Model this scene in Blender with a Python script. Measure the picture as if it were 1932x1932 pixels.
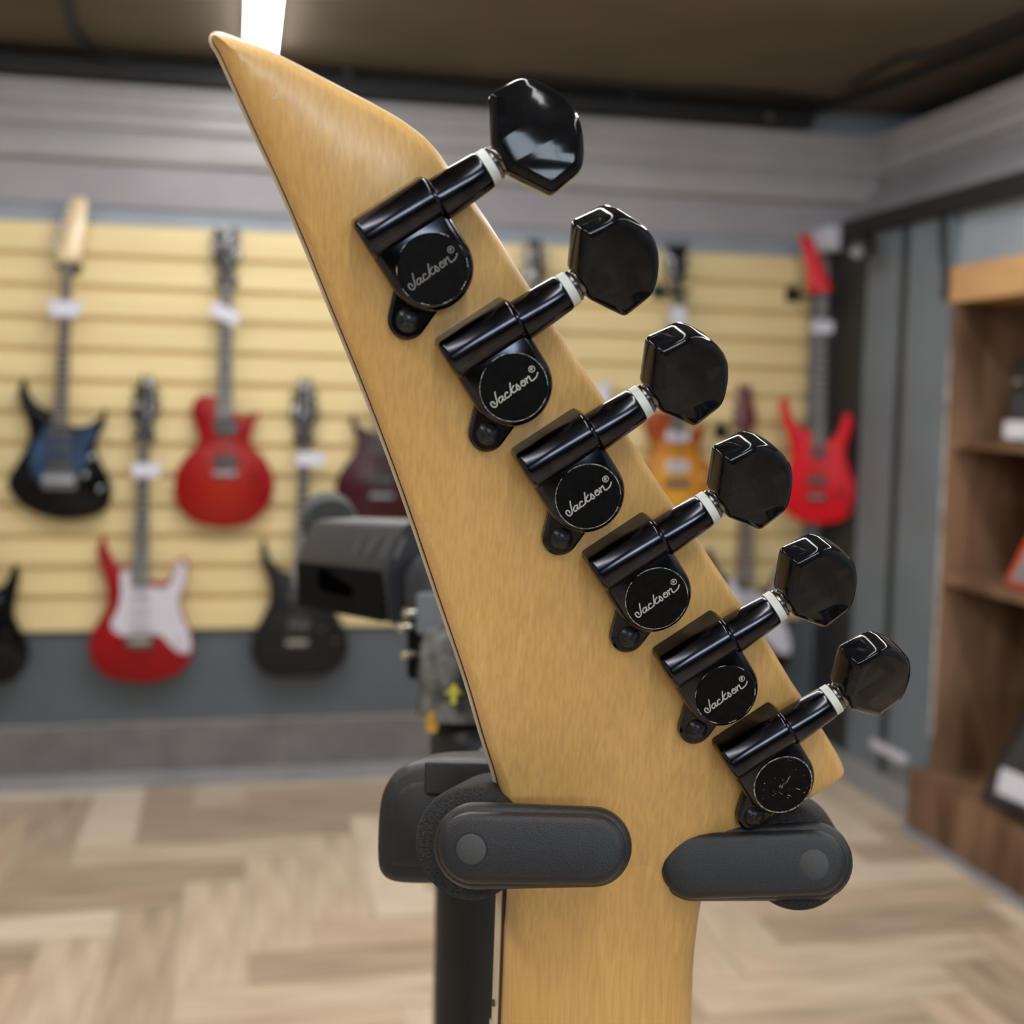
import bpy, bmesh, math, random
from mathutils import Vector, Matrix
from mathutils.geometry import delaunay_2d_cdt

# ------------------------------------------------------------------ scene, camera, light
sc = bpy.context.scene
for o_ in list(bpy.data.objects):
    bpy.data.objects.remove(o_)
COL = sc.collection
random.seed(7)

F = 2400.0                                   # focal length in pixels of the 1932 px frame
CAM = Vector((0, 0, 1.302))
CX = Vector((0.97720632, -0.21132648, 0.02022191))      # camera right in the room
CY = Vector((0.00166711, -0.08761328, -0.99615317))     # camera down
CZ = Vector((0.21228525, 0.97348089, -0.08526395))      # viewing direction
cam_d = bpy.data.cameras.new('camera'); cam = bpy.data.objects.new('camera', cam_d); COL.objects.link(cam)
M = Matrix((CX, -CY, -CZ)).transposed().to_4x4(); M.translation = CAM
cam.matrix_world = M
cam_d.sensor_width = 36; cam_d.sensor_fit = 'HORIZONTAL'; cam_d.lens = 36 * F / 1932
cam_d.clip_start = 0.01; cam_d.clip_end = 50
cam_d.dof.use_dof = True; cam_d.dof.focus_distance = 0.238; cam_d.dof.aperture_fstop = 17.0
sc.camera = cam

w = bpy.data.worlds.new('world'); sc.world = w; w.use_nodes = True
w.node_tree.nodes['Background'].inputs[0].default_value = (0.9, 0.95, 1, 1)
w.node_tree.nodes['Background'].inputs[1].default_value = 0.3

sc.view_settings.view_transform = 'Standard'; sc.view_settings.look = 'None'
sc.view_settings.gamma = 1; sc.view_settings.use_curve_mapping = False
sc.view_settings.exposure = 0.0
cy = sc.cycles; cy.use_light_tree = False                               # light paths long enough for a matt shop interior
cy.max_bounces = 6; cy.diffuse_bounces = 3; cy.glossy_bounces = 3; cy.transmission_bounces = 2
cy.caustics_reflective = False; cy.caustics_refractive = False
cy.adaptive_threshold = 0.02; cy.sample_clamp_indirect = 6

DAY = 15.0            # glow of the unseen window added behind the viewer
LAMP = 27.0          # radiance of the linear ceiling lamps

# ------------------------------------------------------------------ room dimensions
YW = 4.336           # back wall
XR = 2.111           # right wall
XL = -2.9
YF = -3.2
ZC = 2.37

def ray(px, py):
    return CX * ((px - 966) / F) + CY * ((py - 966) / F) + CZ
def W(px, py, d):                       # point at depth d along the viewing axis
    return CAM + ray(px, py) * d
def on(px, py, p0, n):                  # point of the plane (p0, n)
    r = ray(px, py); return CAM + r * ((Vector(p0) - CAM).dot(n) / r.dot(n))
def onY(px, py, y): return on(px, py, (0, y, 0), Vector((0, 1, 0)))
def onX(px, py, x): return on(px, py, (x, 0, 0), Vector((1, 0, 0)))

# ------------------------------------------------------------------ materials
def nodes(name):
    m = bpy.data.materials.new(name); m.use_nodes = True
    return m, m.node_tree.nodes, m.node_tree.links, m.node_tree.nodes['Principled BSDF']
def mat(name, col, rough=0.5, metal=0.0, var=0.06, scale=30.0, stretch=(1, 1, 1), bump=0.0, col2=None, coat=0.0, spec=0.5, detail=3.0, ramp=(0.35, 0.65), coord='Object', alpha=None):
    m, n, l, p = nodes(name)
    tc = n.new('ShaderNodeTexCoord'); mp = n.new('ShaderNodeMapping'); nz = n.new('ShaderNodeTexNoise')
    mp.inputs['Scale'].default_value = stretch
    nz.inputs['Scale'].default_value = scale; nz.inputs['Detail'].default_value = detail
    cr = n.new('ShaderNodeValToRGB')
    c1 = [max(0, c * (1 - var)) for c in col]; c2 = [min(1, c * (1 + var)) for c in (col2 or col)]
    cr.color_ramp.elements[0].color = (*c1, 1); cr.color_ramp.elements[1].color = (*c2, 1)
    cr.color_ramp.elements[0].position = ramp[0]; cr.color_ramp.elements[1].position = ramp[1]
    l.new(tc.outputs[coord], mp.inputs['Vector']); l.new(mp.outputs['Vector'], nz.inputs['Vector'])
    l.new(nz.outputs['Fac'], cr.inputs['Fac']); l.new(cr.outputs['Color'], p.inputs['Base Color'])
    p.inputs['Roughness'].default_value = rough; p.inputs['Metallic'].default_value = metal
    p.inputs['Coat Weight'].default_value = coat; p.inputs['Coat Roughness'].default_value = 0.06
    p.inputs['Specular IOR Level'].default_value = spec
    if bump:
        b = n.new('ShaderNodeBump'); b.inputs['Strength'].default_value = bump; b.inputs['Distance'].default_value = 0.0004
        l.new(nz.outputs['Fac'], b.inputs['Height']); l.new(b.outputs['Normal'], p.inputs['Normal'])
    if alpha is not None:
        p.inputs['Alpha'].default_value = alpha
    return m
def emit(name, col, s):
    m, n, l, p = nodes(name)
    p.inputs['Base Color'].default_value = (*col, 1)
    p.inputs['Emission Color'].default_value = (*col, 1); p.inputs['Emission Strength'].default_value = s
    return m

def maple_material():
    m, n, l, p = nodes('satin_maple')
    tc = n.new('ShaderNodeTexCoord')
    def noise(scale, st, det):
        mp = n.new('ShaderNodeMapping'); mp.inputs['Scale'].default_value = st
        nz = n.new('ShaderNodeTexNoise'); nz.inputs['Scale'].default_value = scale; nz.inputs['Detail'].default_value = det
        l.new(tc.outputs['Object'], mp.inputs['Vector']); l.new(mp.outputs['Vector'], nz.inputs['Vector']); return nz
    fine = noise(1500, (1, 1, 0.06), 3); broad = noise(26, (1, 1, 0.35), 4); fleck = noise(420, (1, 1, 0.12), 2)
    cr = n.new('ShaderNodeValToRGB')
    cr.color_ramp.elements[0].color = (0.60, 0.340, 0.100, 1); cr.color_ramp.elements[0].position = 0.30
    cr.color_ramp.elements[1].color = (0.70, 0.425, 0.145, 1); cr.color_ramp.elements[1].position = 0.72
    l.new(broad.outputs['Fac'], cr.inputs['Fac'])
    c2 = n.new('ShaderNodeValToRGB')
    c2.color_ramp.elements[0].color = (0.89, 0.875, 0.845, 1); c2.color_ramp.elements[0].position = 0.38
    c2.color_ramp.elements[1].color = (1.0, 1.0, 1.0, 1); c2.color_ramp.elements[1].position = 0.60
    l.new(fine.outputs['Fac'], c2.inputs['Fac'])
    mx = n.new('ShaderNodeMix'); mx.data_type = 'RGBA'; mx.blend_type = 'MULTIPLY'; mx.inputs['Factor'].default_value = 1.0
    l.new(cr.outputs['Color'], mx.inputs[6]); l.new(c2.outputs['Color'], mx.inputs[7])
    c3 = n.new('ShaderNodeValToRGB')
    c3.color_ramp.elements[0].color = (1, 1, 1, 1); c3.color_ramp.elements[0].position = 0.60
    c3.color_ramp.elements[1].color = (1.0, 1.0, 1.0, 1); c3.color_ramp.elements[1].position = 0.75
    c3.color_ramp.elements[1].color = (1.12, 1.14, 1.18, 1)
    l.new(fleck.outputs['Fac'], c3.inputs['Fac'])
    m2 = n.new('ShaderNodeMix'); m2.data_type = 'RGBA'; m2.blend_type = 'MULTIPLY'; m2.inputs['Factor'].default_value = 1.0
    l.new(mx.outputs[2], m2.inputs[6]); l.new(c3.outputs['Color'], m2.inputs[7])
    l.new(m2.outputs[2], p.inputs['Base Color'])
    p.inputs['Roughness'].default_value = 0.42; p.inputs['Coat Weight'].default_value = 0.25; p.inputs['Coat Roughness'].default_value = 0.2
    b = n.new('ShaderNodeBump'); b.inputs['Strength'].default_value = 0.15; b.inputs['Distance'].default_value = 0.0001
    l.new(fine.outputs['Fac'], b.inputs['Height']); l.new(b.outputs['Normal'], p.inputs['Normal'])
    return m

def burst_material(name, inner, outer, centre, size, r0=0.35, r1=0.9):
    m, n, l, p = nodes(name)
    tc = n.new('ShaderNodeTexCoord'); mp = n.new('ShaderNodeMapping')
    mp.inputs['Location'].default_value = (-centre[0] / size[0], -centre[1] / size[1], -centre[2] / size[2])
    mp.inputs['Scale'].default_value = tuple(1 / s for s in size)
    g = n.new('ShaderNodeTexGradient'); g.gradient_type = 'SPHERICAL'
    cr = n.new('ShaderNodeValToRGB')
    cr.color_ramp.elements[0].color = (*outer, 1); cr.color_ramp.elements[0].position = 1 - r1
    cr.color_ramp.elements[1].color = (*inner, 1); cr.color_ramp.elements[1].position = 1 - r0
    l.new(tc.outputs['Object'], mp.inputs['Vector']); l.new(mp.outputs['Vector'], g.inputs['Vector'])
    l.new(g.outputs['Fac'], cr.inputs['Fac']); l.new(cr.outputs['Color'], p.inputs['Base Color'])
    p.inputs['Roughness'].default_value = 0.28; p.inputs['Specular IOR Level'].default_value = 0.3
    return m

MAPLE = maple_material()
BLACKCHROME = mat('black_nickel', (0.042, 0.042, 0.050), 0.17, 1.0, 0.2, 300)
BLACKGLOSS = mat('gloss_black_cap', (0.004, 0.004, 0.004), 0.40, 0.0, 0.3, 900, spec=0.08)
BUTTONM = mat('gloss_black_button', (0.006, 0.006, 0.007), 0.08, 0.0, 0.3, 300, spec=0.22)
DARKCHROME = mat('dark_chrome', (0.16, 0.15, 0.14), 0.22, 1.0, 0.1, 300)
WASHERM = mat('grey_nylon', (0.62, 0.64, 0.60), 0.5, 0, 0.03, 500)
PRINT = mat('silver_print', (0.42, 0.41, 0.37), 0.5, 0, 0.12, 3000)
WORN = mat('worn_edge', (0.30, 0.29, 0.26), 0.45, 0.3, 0.6, 1800, ramp=(0.45, 0.55))
SCREWM = mat('black_screw', (0.02, 0.02, 0.02), 0.3, 0.4, 0.3, 800)
RUBBER = mat('textured_black_plastic', (0.013, 0.013, 0.0145), 0.34, 0, 0.25, 5000, bump=0.35, spec=0.45)
FOAM = mat('black_foam', (0.022, 0.022, 0.023), 0.75, 0, 0.6, 2600, bump=1.2, spec=0.3)
PINM = mat('grey_pin_cap', (0.045, 0.045, 0.045), 0.6, 0, 0.2, 4000, bump=0.15)
POLEM = mat('black_painted_tube', (0.006, 0.006, 0.006), 0.35, 0, 0.15, 60)
ARMBLACK = mat('matt_black_plastic', (0.006, 0.006, 0.006), 0.8, 0, 0.2, 80, spec=0.06)
STANDGREY = mat('grey_moulded_plastic', (0.026, 0.027, 0.033), 0.42, 0, 0.1, 500, spec=.4)
CLEARWRAP = mat('clear_plastic_wrap', (0.10, 0.10, 0.10), 0.25, 0, 0.7, 120, coat=0.5)
STICKY = mat('yellow_print', (0.55, 0.50, 0.06), 0.5, 0, 0.08, 200)
STICKO = mat('orange_print', (0.45, 0.24, 0.02), 0.5, 0, 0.15, 200)
HUBGLINT = mat('hub_highlight_metal', (0.66, 0.62, 0.52), 0.25, 1.0, 0.05, 200)
BINDING = mat('aged_binding', (0.62, 0.50, 0.34), 0.4, 0, 0.12, 200, stretch=(1, 1, .2))
DARKEDGE = mat('dark_seam', (0.05, 0.025, 0.012), 0.5, 0, 0.2, 200)
ROSEWOOD = mat('rosewood', (0.06, 0.035, 0.028), 0.5, 0, 0.3, 120, stretch=(1, 1, .1))
ROSEGREY = mat('dusty_fretboard', (0.060, 0.060, 0.065), 0.5, 0, 0.3, 120, stretch=(1, 1, .1))
STEEL = mat('steel_string', (0.6, 0.6, 0.6), 0.3, 1.0, 0.05, 100)
CHROME = mat('chrome', (0.75, 0.75, 0.76), 0.18, 1.0, 0.04, 50)
WHITEP = mat('white_plastic', (0.66, 0.65, 0.74), 0.35, 0, 0.03, 40)
PAPER = mat('white_card', (0.68, 0.68, 0.78), 0.6, 0, 0.03, 60)
BLACKP = mat('black_plastic', (0.010, 0.010, 0.011), 0.4, 0, 0.2, 80)
FRETM = mat('fret_wire', (0.72, 0.74, 0.70), 0.45, 0.4, 0.05, 100)
PICKUP = mat('black_pickup', (0.04, 0.04, 0.042), 0.35, 0, 0.3, 150)
CREAM = mat('maple_headstock', (0.78, 0.62, 0.36), 0.3, 0, 0.08, 30, stretch=(1, 1, .2), coat=.4)
HEADGLOSS = mat('gloss_black_headstock', (0.012, 0.012, 0.014), 0.03, 0, 0.2, 20, coat=.8)
BLACKBODY = mat('black_lacquer', (0.003, 0.003, 0.004), 0.14, 0, 0.2, 20, spec=.2)
DARKBODY = mat('satin_black_lacquer', (0.008, 0.0075, 0.008), 0.4, 0, 0.2, 20, spec=.3)
REDBODY = mat('cherry_red_lacquer', (0.33, 0.003, 0.004), 0.3, 0, 0.12, 9, spec=.3)
REDBODY2 = mat('deep_red_lacquer', (0.29, 0.004, 0.008), 0.35, 0, 0.1, 9, spec=.25)
REDBODY3 = mat('bright_red_lacquer', (0.62, 0.003, 0.012), 0.35, 0, 0.08, 9, spec=.25)
BURGUNDY = mat('burgundy_lacquer', (0.040, 0.003, 0.006), 0.26, 0, 0.2, 9, spec=.35)
BLUEAREA = mat('dark_blue_area', (0.022, 0.050, 0.11), 0.3, 0, 0.5, 14, spec=.3)  # dark blue area laid on the black body
SLAT = mat('beech_slat', (0.82, 0.67, 0.35), 0.42, 0, 0.05, 5, stretch=(.3, 1, 3), spec=.4)
SLATSHADE = mat('slat_groove_shade', (0.74, 0.56, 0.26), 0.6, 0, 0.05, 5)  # darker than the slats: shade inside the grooves put into the colour
WALLBLUE = mat('blue_grey_paint', (0.30, 0.345, 0.40), 0.55, 0, 0.05, 6)
WALLLOW = mat('shaded_slate_paint', (0.095, 0.115, 0.135), 0.5, 0, 0.06, 6)  # slate grey darkened to hold the shadows on the lower back wall
WALLGREY = mat('slate_grey_paint', (0.160, 0.192, 0.225), 0.5, 0, 0.06, 6)
DARKPANEL = mat('charcoal_panel', (0.020, 0.021, 0.024), 0.55, 0, 0.15, 6)
SOFFIT = mat('mauve_grey_paint', (0.34, 0.325, 0.355), 0.6, 0, 0.05, 5)
CORNICE = mat('cornice_grey', (0.40, 0.39, 0.395), 0.5, 0, 0.06, 5)
CEIL = mat('dark_taupe_ceiling', (0.120, 0.097, 0.068), 0.8, 0, 0.10, 3)
TILE = mat('dark_grey_tile', (0.17, 0.165, 0.17), 0.35, 0, 0.15, 8)
TRIMGREY = mat('grey_plinth', (0.30, 0.31, 0.335), 0.4, 0, 0.06, 8)
GROUT = mat('grout', (0.58, 0.50, 0.40), 0.8, 0, 0.1, 20)
FARWALL = mat('off_white_wall', (0.62, 0.58, 0.52), 0.7, 0, 0.04, 3)
SHELFWOOD = mat('brown_shelf_wood', (0.155, 0.080, 0.042), 0.6, 0, 0.35, 7, stretch=(1, 1, .25), col2=(0.22, 0.132, 0.078), spec=.25)
SHELFLIGHT = mat('light_fascia_wood', (0.62, 0.36, 0.16), 0.5, 0, 0.12, 6, stretch=(.4, .4, 2))
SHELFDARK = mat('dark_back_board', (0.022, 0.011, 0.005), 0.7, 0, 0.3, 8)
WORNEDGE = mat('worn_white_edge', (0.45, 0.45, 0.44), 0.6, 0, 0.5, 22, ramp=(.3, .6))
ORANGE = mat('orange_tolex', (0.72, 0.06, 0.015), 0.5, 0, 0.1, 300)
GREYCLOTH = mat('grey_grille_cloth', (0.28, 0.28, 0.30), 0.8, 0, 0.15, 400)
DARKCLOTH = mat('charcoal_cloth', (0.050, 0.047, 0.052), 0.8, 0, 0.2, 300)
CABLE = mat('black_cable', (0.008, 0.008, 0.009), 0.6, 0, 0.2, 50)
LAMPM = emit('led_diffuser', (1.0, 0.98, 0.95), LAMP)
DAYLIGHT = emit('added_daylit_pane', (0.74, 0.87, 1.0), DAY)
PLANKS = []
for k, (a, b) in enumerate([((.48, .37, .26), (.70, .58, .44)), ((.36, .27, .19), (.58, .46, .335)), ((.62, .51, .38), (.78, .67, .53)), ((.46, .335, .235), (.66, .52, .375)), ((.31, .23, .165), (.54, .42, .305))]):
    PLANKS.append(mat('oak_tile_' + 'abcde'[k], a, 0.38, 0, 0.04, 9, stretch=(.45, 5, 1), col2=b, ramp=(.3, .7), detail=4, spec=.45))

# ------------------------------------------------------------------ mesh helpers
class MB:
    def __init__(s): s.v = []; s.f = []; s.flat = set()
    def add(s, vs, fs):
        k = len(s.v); s.v += [Vector(v) for v in vs]; s.f += [tuple(i + k for i in f) for f in fs]; return s
    def box(s, lo, hi, fr=None):
        x0, y0, z0 = lo; x1, y1, z1 = hi
        vs = [(x0, y0, z0), (x1, y0, z0), (x1, y1, z0), (x0, y1, z0), (x0, y0, z1), (x1, y0, z1), (x1, y1, z1), (x0, y1, z1)]
        if fr: vs = [fr @ Vector(v) for v in vs]
        return s.add(vs, [(0, 3, 2, 1), (4, 5, 6, 7), (0, 1, 5, 4), (1, 2, 6, 5), (2, 3, 7, 6), (3, 0, 4, 7)])
    def rings(s, rs, cap0=True, cap1=True):
        n = len(rs[0]); vs = [p for r in rs for p in r]; fs = []
        for k in range(len(rs) - 1):
            for i in range(n):
                j = (i + 1) % n
                fs.append((k * n + i, k * n + j, (k + 1) * n + j, (k + 1) * n + i))
        if cap0: fs.append(tuple(reversed(range(n))))
        if cap1: fs.append(tuple(range((len(rs) - 1) * n, len(rs) * n)))
        return s.add(vs, fs)
    def plate(s, out, fr, prof):            # 2-D outline swept through (inset, height) steps in the frame fr
        if area(out) < 0: out = out[::-1]
        nm = normals2(out); rs = []
        lim = inset_limits(out, nm, max(i for i, _ in prof))
        k0 = len(s.v); n = len(out)
        for ins, h in prof:
            r2 = [Vector((p[0] - q[0] * min(ins, t), p[1] - q[1] * min(ins, t))) for p, q, t in zip(out, nm, lim)]
            rs.append([fr @ Vector((p.x, p.y, h)) for p in r2])
            if len(rs) == 1: first = (r2, h)
        last = (r2, prof[-1][1])
        s.rings(rs, False, False)
        for (r2, h), off in ((first, k0), (last, k0 + n * (len(rs) - 1))):
            u = 1000.0
            vs, es, fs, ov, oe, of = delaunay_2d_cdt([p * u for p in r2], [], [list(range(n))], 1, 1e-7)
            idx = []
            for i, v in enumerate(vs):
                if ov[i]: idx.append(off + ov[i][0])
                else: s.v.append(fr @ Vector((v.x / u, v.y / u, h))); idx.append(len(s.v) - 1)
            for t in fs:
                s.flat.add(len(s.f)); s.f.append(tuple(idx[i] for i in t))
        return s
    def turn(s, p0, d, prof, n=32):         # revolve (along, radius) about the axis p0 + t d
        d = Vector(d).normalized(); a = d.orthogonal().normalized(); b = d.cross(a); rs = []
        for t, r in prof:
            rs.append([Vector(p0) + d * t + (a * math.cos(2 * math.pi * i / n) + b * math.sin(2 * math.pi * i / n)) * r for i in range(n)])
        return s.rings(rs)
    def tube(s, pts, r, n=8):
        rs = []
        for i, p in enumerate(pts):
            d = (Vector(pts[min(i + 1, len(pts) - 1)]) - Vector(pts[max(i - 1, 0)])).normalized()
            a = d.cross(Vector((0.13, 0.29, 0.95))).normalized(); b = d.cross(a)
            rs.append([Vector(p) + (a * math.cos(2 * math.pi * k / n) + b * math.sin(2 * math.pi * k / n)) * r for k in range(n)])
        return s.rings(rs)
    def ribbon(s, pts, wd, fr, h):          # flat stroke of width wd on the frame plane
        L = []; R_ = []
        for i, p in enumerate(pts):
            q0 = Vector(pts[max(i - 1, 0)]); q1 = Vector(pts[min(i + 1, len(pts) - 1)]); d = (q1 - q0).normalized()
            t = Vector((-d.y, d.x)) * wd / 2
            L.append(fr @ Vector((p[0] + t.x, p[1] + t.y, h))); R_.append(fr @ Vector((p[0] - t.x, p[1] - t.y, h)))
        n = len(pts)
        return s.add(L + R_, [(i + n, i + 1 + n, i + 1, i) for i in range(n - 1)])
    def obj(s, name, m, parent=None, smooth=35, bevel=None, label=None, kind=None):
        base = Vector((0, 0, 0)); q = parent
        while q is not None: base += q.location; q = q.parent
        me = bpy.data.meshes.new(name); me.from_pydata([v - base for v in s.v], [], s.f); me.update()
        bm = bmesh.new(); bm.from_mesh(me); bmesh.ops.recalc_face_normals(bm, faces=bm.faces); bm.to_mesh(me); bm.free()
        if smooth:
            me.polygons.foreach_set('use_smooth', [len(p.vertices) < 9 and p.index not in s.flat for p in me.polygons]); me.set_sharp_from_angle(angle=math.radians(smooth))
        me.materials.append(m)
        o = bpy.data.objects.new(name, me); COL.objects.link(o); o.parent = parent
        if bevel:
            b = o.modifiers.new('bevel', 'BEVEL'); b.width = bevel; b.segments = 3; b.limit_method = 'ANGLE'; b.angle_limit = math.radians(30); b.harden_normals = True
        if label: o['label'] = label
        if kind: o['kind'] = kind
        return o
def inset_limits(out, nm, top):             # how far each outline point may move in before it meets the far side
    n = len(out); pts = [(p[0], p[1]) for p in out]; lim = []
    segs = [(pts[i], pts[(i + 1) % n]) for i in range(n)]
    def dist(x, y):
        b = 1e9
        for (ax, ay), (bx, by) in segs:
            dx, dy = bx - ax, by - ay; L = dx * dx + dy * dy
            t = 0 if L == 0 else max(0, min(1, ((x - ax) * dx + (y - ay) * dy) / L))
            e = (x - ax - t * dx) ** 2 + (y - ay - t * dy) ** 2
            if e < b: b = e
        return math.sqrt(b)
    for p, q in zip(pts, nm):
        lo, hi = 0.0, top
        if top > 0 and dist(p[0] - q[0] * top, p[1] - q[1] * top) < .93 * top:
            for _ in range(7):
                m = (lo + hi) / 2
                if dist(p[0] - q[0] * m, p[1] - q[1] * m) < .93 * m: hi = m
                else: lo = m
            lim.append(lo)
        else: lim.append(top)
    return lim
def area(p): return sum(p[i][0] * p[(i + 1) % len(p)][1] - p[(i + 1) % len(p)][0] * p[i][1] for i in range(len(p)))
def normals2(p):
    n = len(p); out = []
    for i in range(n):
        a = Vector(p[i - 1]); b = Vector(p[i]); c = Vector(p[(i + 1) % n])
        d1 = (b - a); d2 = (c - b); d1 = d1.normalized() if d1.length else d2.normalized(); d2 = d2.normalized() if d2.length else d1
        n1 = Vector((d1.y, -d1.x)); n2 = Vector((d2.y, -d2.x)); m = n1 + n2
        if m.length < 1e-6: m = n1
        m.normalize(); k = max(0.5, m.dot(n1)); out.append(m / k)
    return out
def spline(p, k=6, closed=True):
    n = len(p); out = []; P = [Vector(q) for q in p]
    for i in range(n if closed else n - 1):
        a = P[(i - 1) % n] if closed else P[max(i - 1, 0)]; b = P[i]; c = P[(i + 1) % n]; d = P[(i + 2) % n] if closed else P[min(i + 2, n - 1)]
        for j in range(k):
            t = j / k
            out.append(0.5 * ((2 * b) + (c - a) * t + (2 * a - 5 * b + 4 * c - d) * t * t + (3 * b - a - 3 * c + d) * t ** 3))
    if not closed: out.append(P[-1])
    return out
def rounded(p, r, k=5):                     # polygon with each corner replaced by an arc (quadratic)
    n = len(p); out = []
    for i in range(n):
        a = Vector(p[i - 1]); b = Vector(p[i]); c = Vector(p[(i + 1) % n]); rr = r[i] if isinstance(r, (list, tuple)) else r
        if rr <= 0: out.append(b); continue
        p0 = b + (a - b).normalized() * min(rr, (a - b).length * .49); p1 = b + (c - b).normalized() * min(rr, (c - b).length * .49)
        for j in range(k + 1):
            t = j / k; out.append(p0 * (1 - t) ** 2 + b * 2 * t * (1 - t) + p1 * t * t)
    return out
def capsule(p0, p1, r0, r1, n=14):
    p0 = Vector(p0); p1 = Vector(p1); d = (p1 - p0); a0 = math.atan2(d.y, d.x); s = math.acos(max(-1, min(1, (r0 - r1) / d.length))); out = []
    for i in range(n + 1):
        a = a0 - s + 2 * s * i / n; out.append(p1 + Vector((math.cos(a), math.sin(a))) * r1)
    for i in range(n + 1):
        a = a0 + s + (2 * math.pi - 2 * s) * i / n; out.append(p0 + Vector((math.cos(a), math.sin(a))) * r0)
    return out
def circle(c, r, n=40): return [Vector((c[0] + r * math.cos(2 * math.pi * i / n), c[1] + r * math.sin(2 * math.pi * i / n))) for i in range(n)]
def frame(o, x, y, z):
    m = Matrix((x, y, z)).transposed().to_4x4(); m.translation = o; return m
def empty(name, loc, label=None, cat=None, group=None):
    o = bpy.data.objects.new(name, None); COL.objects.link(o); o.location = loc; o.empty_display_size = .05
    return tag(o, label, cat, group)
def tag(o, label=None, cat=None, group=None, kind=None):
    if label: o['label'] = label
    if cat: o['category'] = cat
    if group: o['group'] = group
    if kind: o['kind'] = kind
    return o
def struct(name, mb, m, label=None, **k):
    o = mb.obj(name, m, None, **k); o['kind'] = 'structure'
    if label: o['label'] = label
    return o

# ------------------------------------------------------------------ the room
floor = struct('floor', MB().box((XL, YF, -.06), (XR + .5, YW + .1, -.004)), GROUT, 'herringbone wood-look tile floor', smooth=None)
PWID, PLEN = .16, .64
g = .005
pm = {}
def plank_mesh(key, lx, ly):
    if key in pm: return pm[key]
    b = MB().box((g / 2, g / 2, -.004), (lx - g / 2, ly - g / 2, 0))
    me = bpy.data.meshes.new('plank'); me.from_pydata(b.v, [], b.f); me.update(); pm[key] = me; return me
me0 = plank_mesh('p', PLEN, PWID)
me0.materials.append(PLANKS[0])
seats = []
for n in range(-40, 60):
    for c in range(-12, 12):
        x = -.13 + (n + 4 * c) * PWID; y = 2.63 + (n - 4 * c) * PWID
        seats.append((x, y, 0)); seats.append((x, y + PWID, 1))
inside = []
for x, y, v in seats:
    w_, h_ = (PWID, PLEN) if v else (PLEN, PWID)
    if x < XL + .01 or y < YF + .01 or x + w_ > XR - .005 or y + h_ > YW - .005: 
        # tiles cut by the walls
        x0, x1, y0, y1 = max(x, XL), min(x + w_, XR), max(y, YF), min(y + h_, YW)
        if x1 - x0 < .02 or y1 - y0 < .02: continue
        inside.append((x0, y0, x1 - x0, y1 - y0, v, True))
    else: inside.append((x, y, w_, h_, v, False))
inside.sort(key=lambda t: (t[0] + t[2] / 2 - .75) ** 2 + (t[1] + t[3] / 2 - 3.2) ** 2)
rest = MB()
for i, (x, y, w_, h_, v, cut) in enumerate(inside):
    if i < 290:
        if cut:
            b = MB().box((0, 0, -.004), (w_ - g, h_ - g, 0)); me = bpy.data.meshes.new('plank'); me.from_pydata(b.v, [], b.f); me.update(); me.materials.append(PLANKS[0])
            o = bpy.data.objects.new('plank', me); o.location = (x + g / 2, y + g / 2, 0)
        else:
            o = bpy.data.objects.new('plank', me0); o.location = (x + (PWID if v else 0), y, 0)
            if v: o.rotation_euler = (0, 0, math.pi / 2)
        COL.objects.link(o); o.parent = floor
        o.material_slots[0].link = 'OBJECT'; o.material_slots[0].material = random.choice(PLANKS)
    else:
        rest.box((x + g / 2, y + g / 2, -.004), (x + w_ - g / 2, y + h_ - g / 2, 0))
rest.obj('far_planks', PLANKS[1], floor, smooth=None, kind='stuff')

struct('ceiling', MB().box((XL, YF, ZC), (XR + .5, YW + .1, ZC + .1)), CEIL, 'dark taupe painted ceiling', smooth=None)
wb = struct('wall_back', MB().box((XL, YW, 0), (XR + .5, YW + .1, ZC)), WALLBLUE, 'blue-grey back wall carrying beech slats', smooth=None)
MB().box((XL, YW - .004, .2), (XR, YW, .540)).obj('lower_wall', WALLLOW, wb, smooth=None)
MB().box((XL, YW - .010, .534), (2.03, YW, 1.843)).obj('slat_backing', SLATSHADE, wb, smooth=None)
zs = [1.843] + [1.743 - .1 * k for k in range(12)] + [.534]
for k in range(13):
    top = zs[k] - (0 if k == 0 else .010); bot = zs[k + 1] + (0 if k == 12 else .010)
    MB().add([(XL, YW - .030, bot), (2.03, YW - .030, bot), (2.03, YW - .030, top), (XL, YW - .030, top), (XL, YW - .010, bot - .001), (2.03, YW - .010, bot - .001), (2.03, YW - .010, top + .001), (XL, YW - .010, top + .001)],
             [(0, 1, 2, 3), (0, 4, 5, 1), (3, 2, 6, 7), (1, 5, 6, 2), (0, 3, 7, 4)]).obj('slat', SLAT, wb, smooth=None)
# soffit and stepped cornice above the slats
prof = [(0.0, 1.905), (.016, 1.905), (.016, 2.035), (.030, 2.05), (.034, 2.085), (.030, 2.12), (.020, 2.13), (.020, 2.145), (.046, 2.150), (.046, 2.175), (.038, 2.180), (.038, 2.20), (.056, 2.205), (.056, 2.225), (.048, 2.23), (.048, 2.25), (.066, 2.255), (.066, 2.275), (0, 2.275)]
def sweep(prof, a, b, ax):                  # profile (out of the wall, height) along a straight wall
    rs = []
    for t in (a, b):
        rs.append([Vector((t, YW - d, z)) if ax == 'x' else Vector((d, t, z)) for d, z in prof])
    return MB().rings(rs)
sweep(prof[:3] + [(0, 2.035)], XL, 2.28, 'x').obj('soffit_band', SOFFIT, wb, smooth=None)
sweep([(0, 2.035)] + prof[3:], XL, 2.28, 'x').obj('cornice', CORNICE, wb, smooth=None)
bb = struct('baseboard_back', MB().box((XL, YW - .012, .0), (XR, YW, .214)), GROUT, 'dark grey tiled skirting', smooth=None)
x = .155 - .6 * 6
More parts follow.
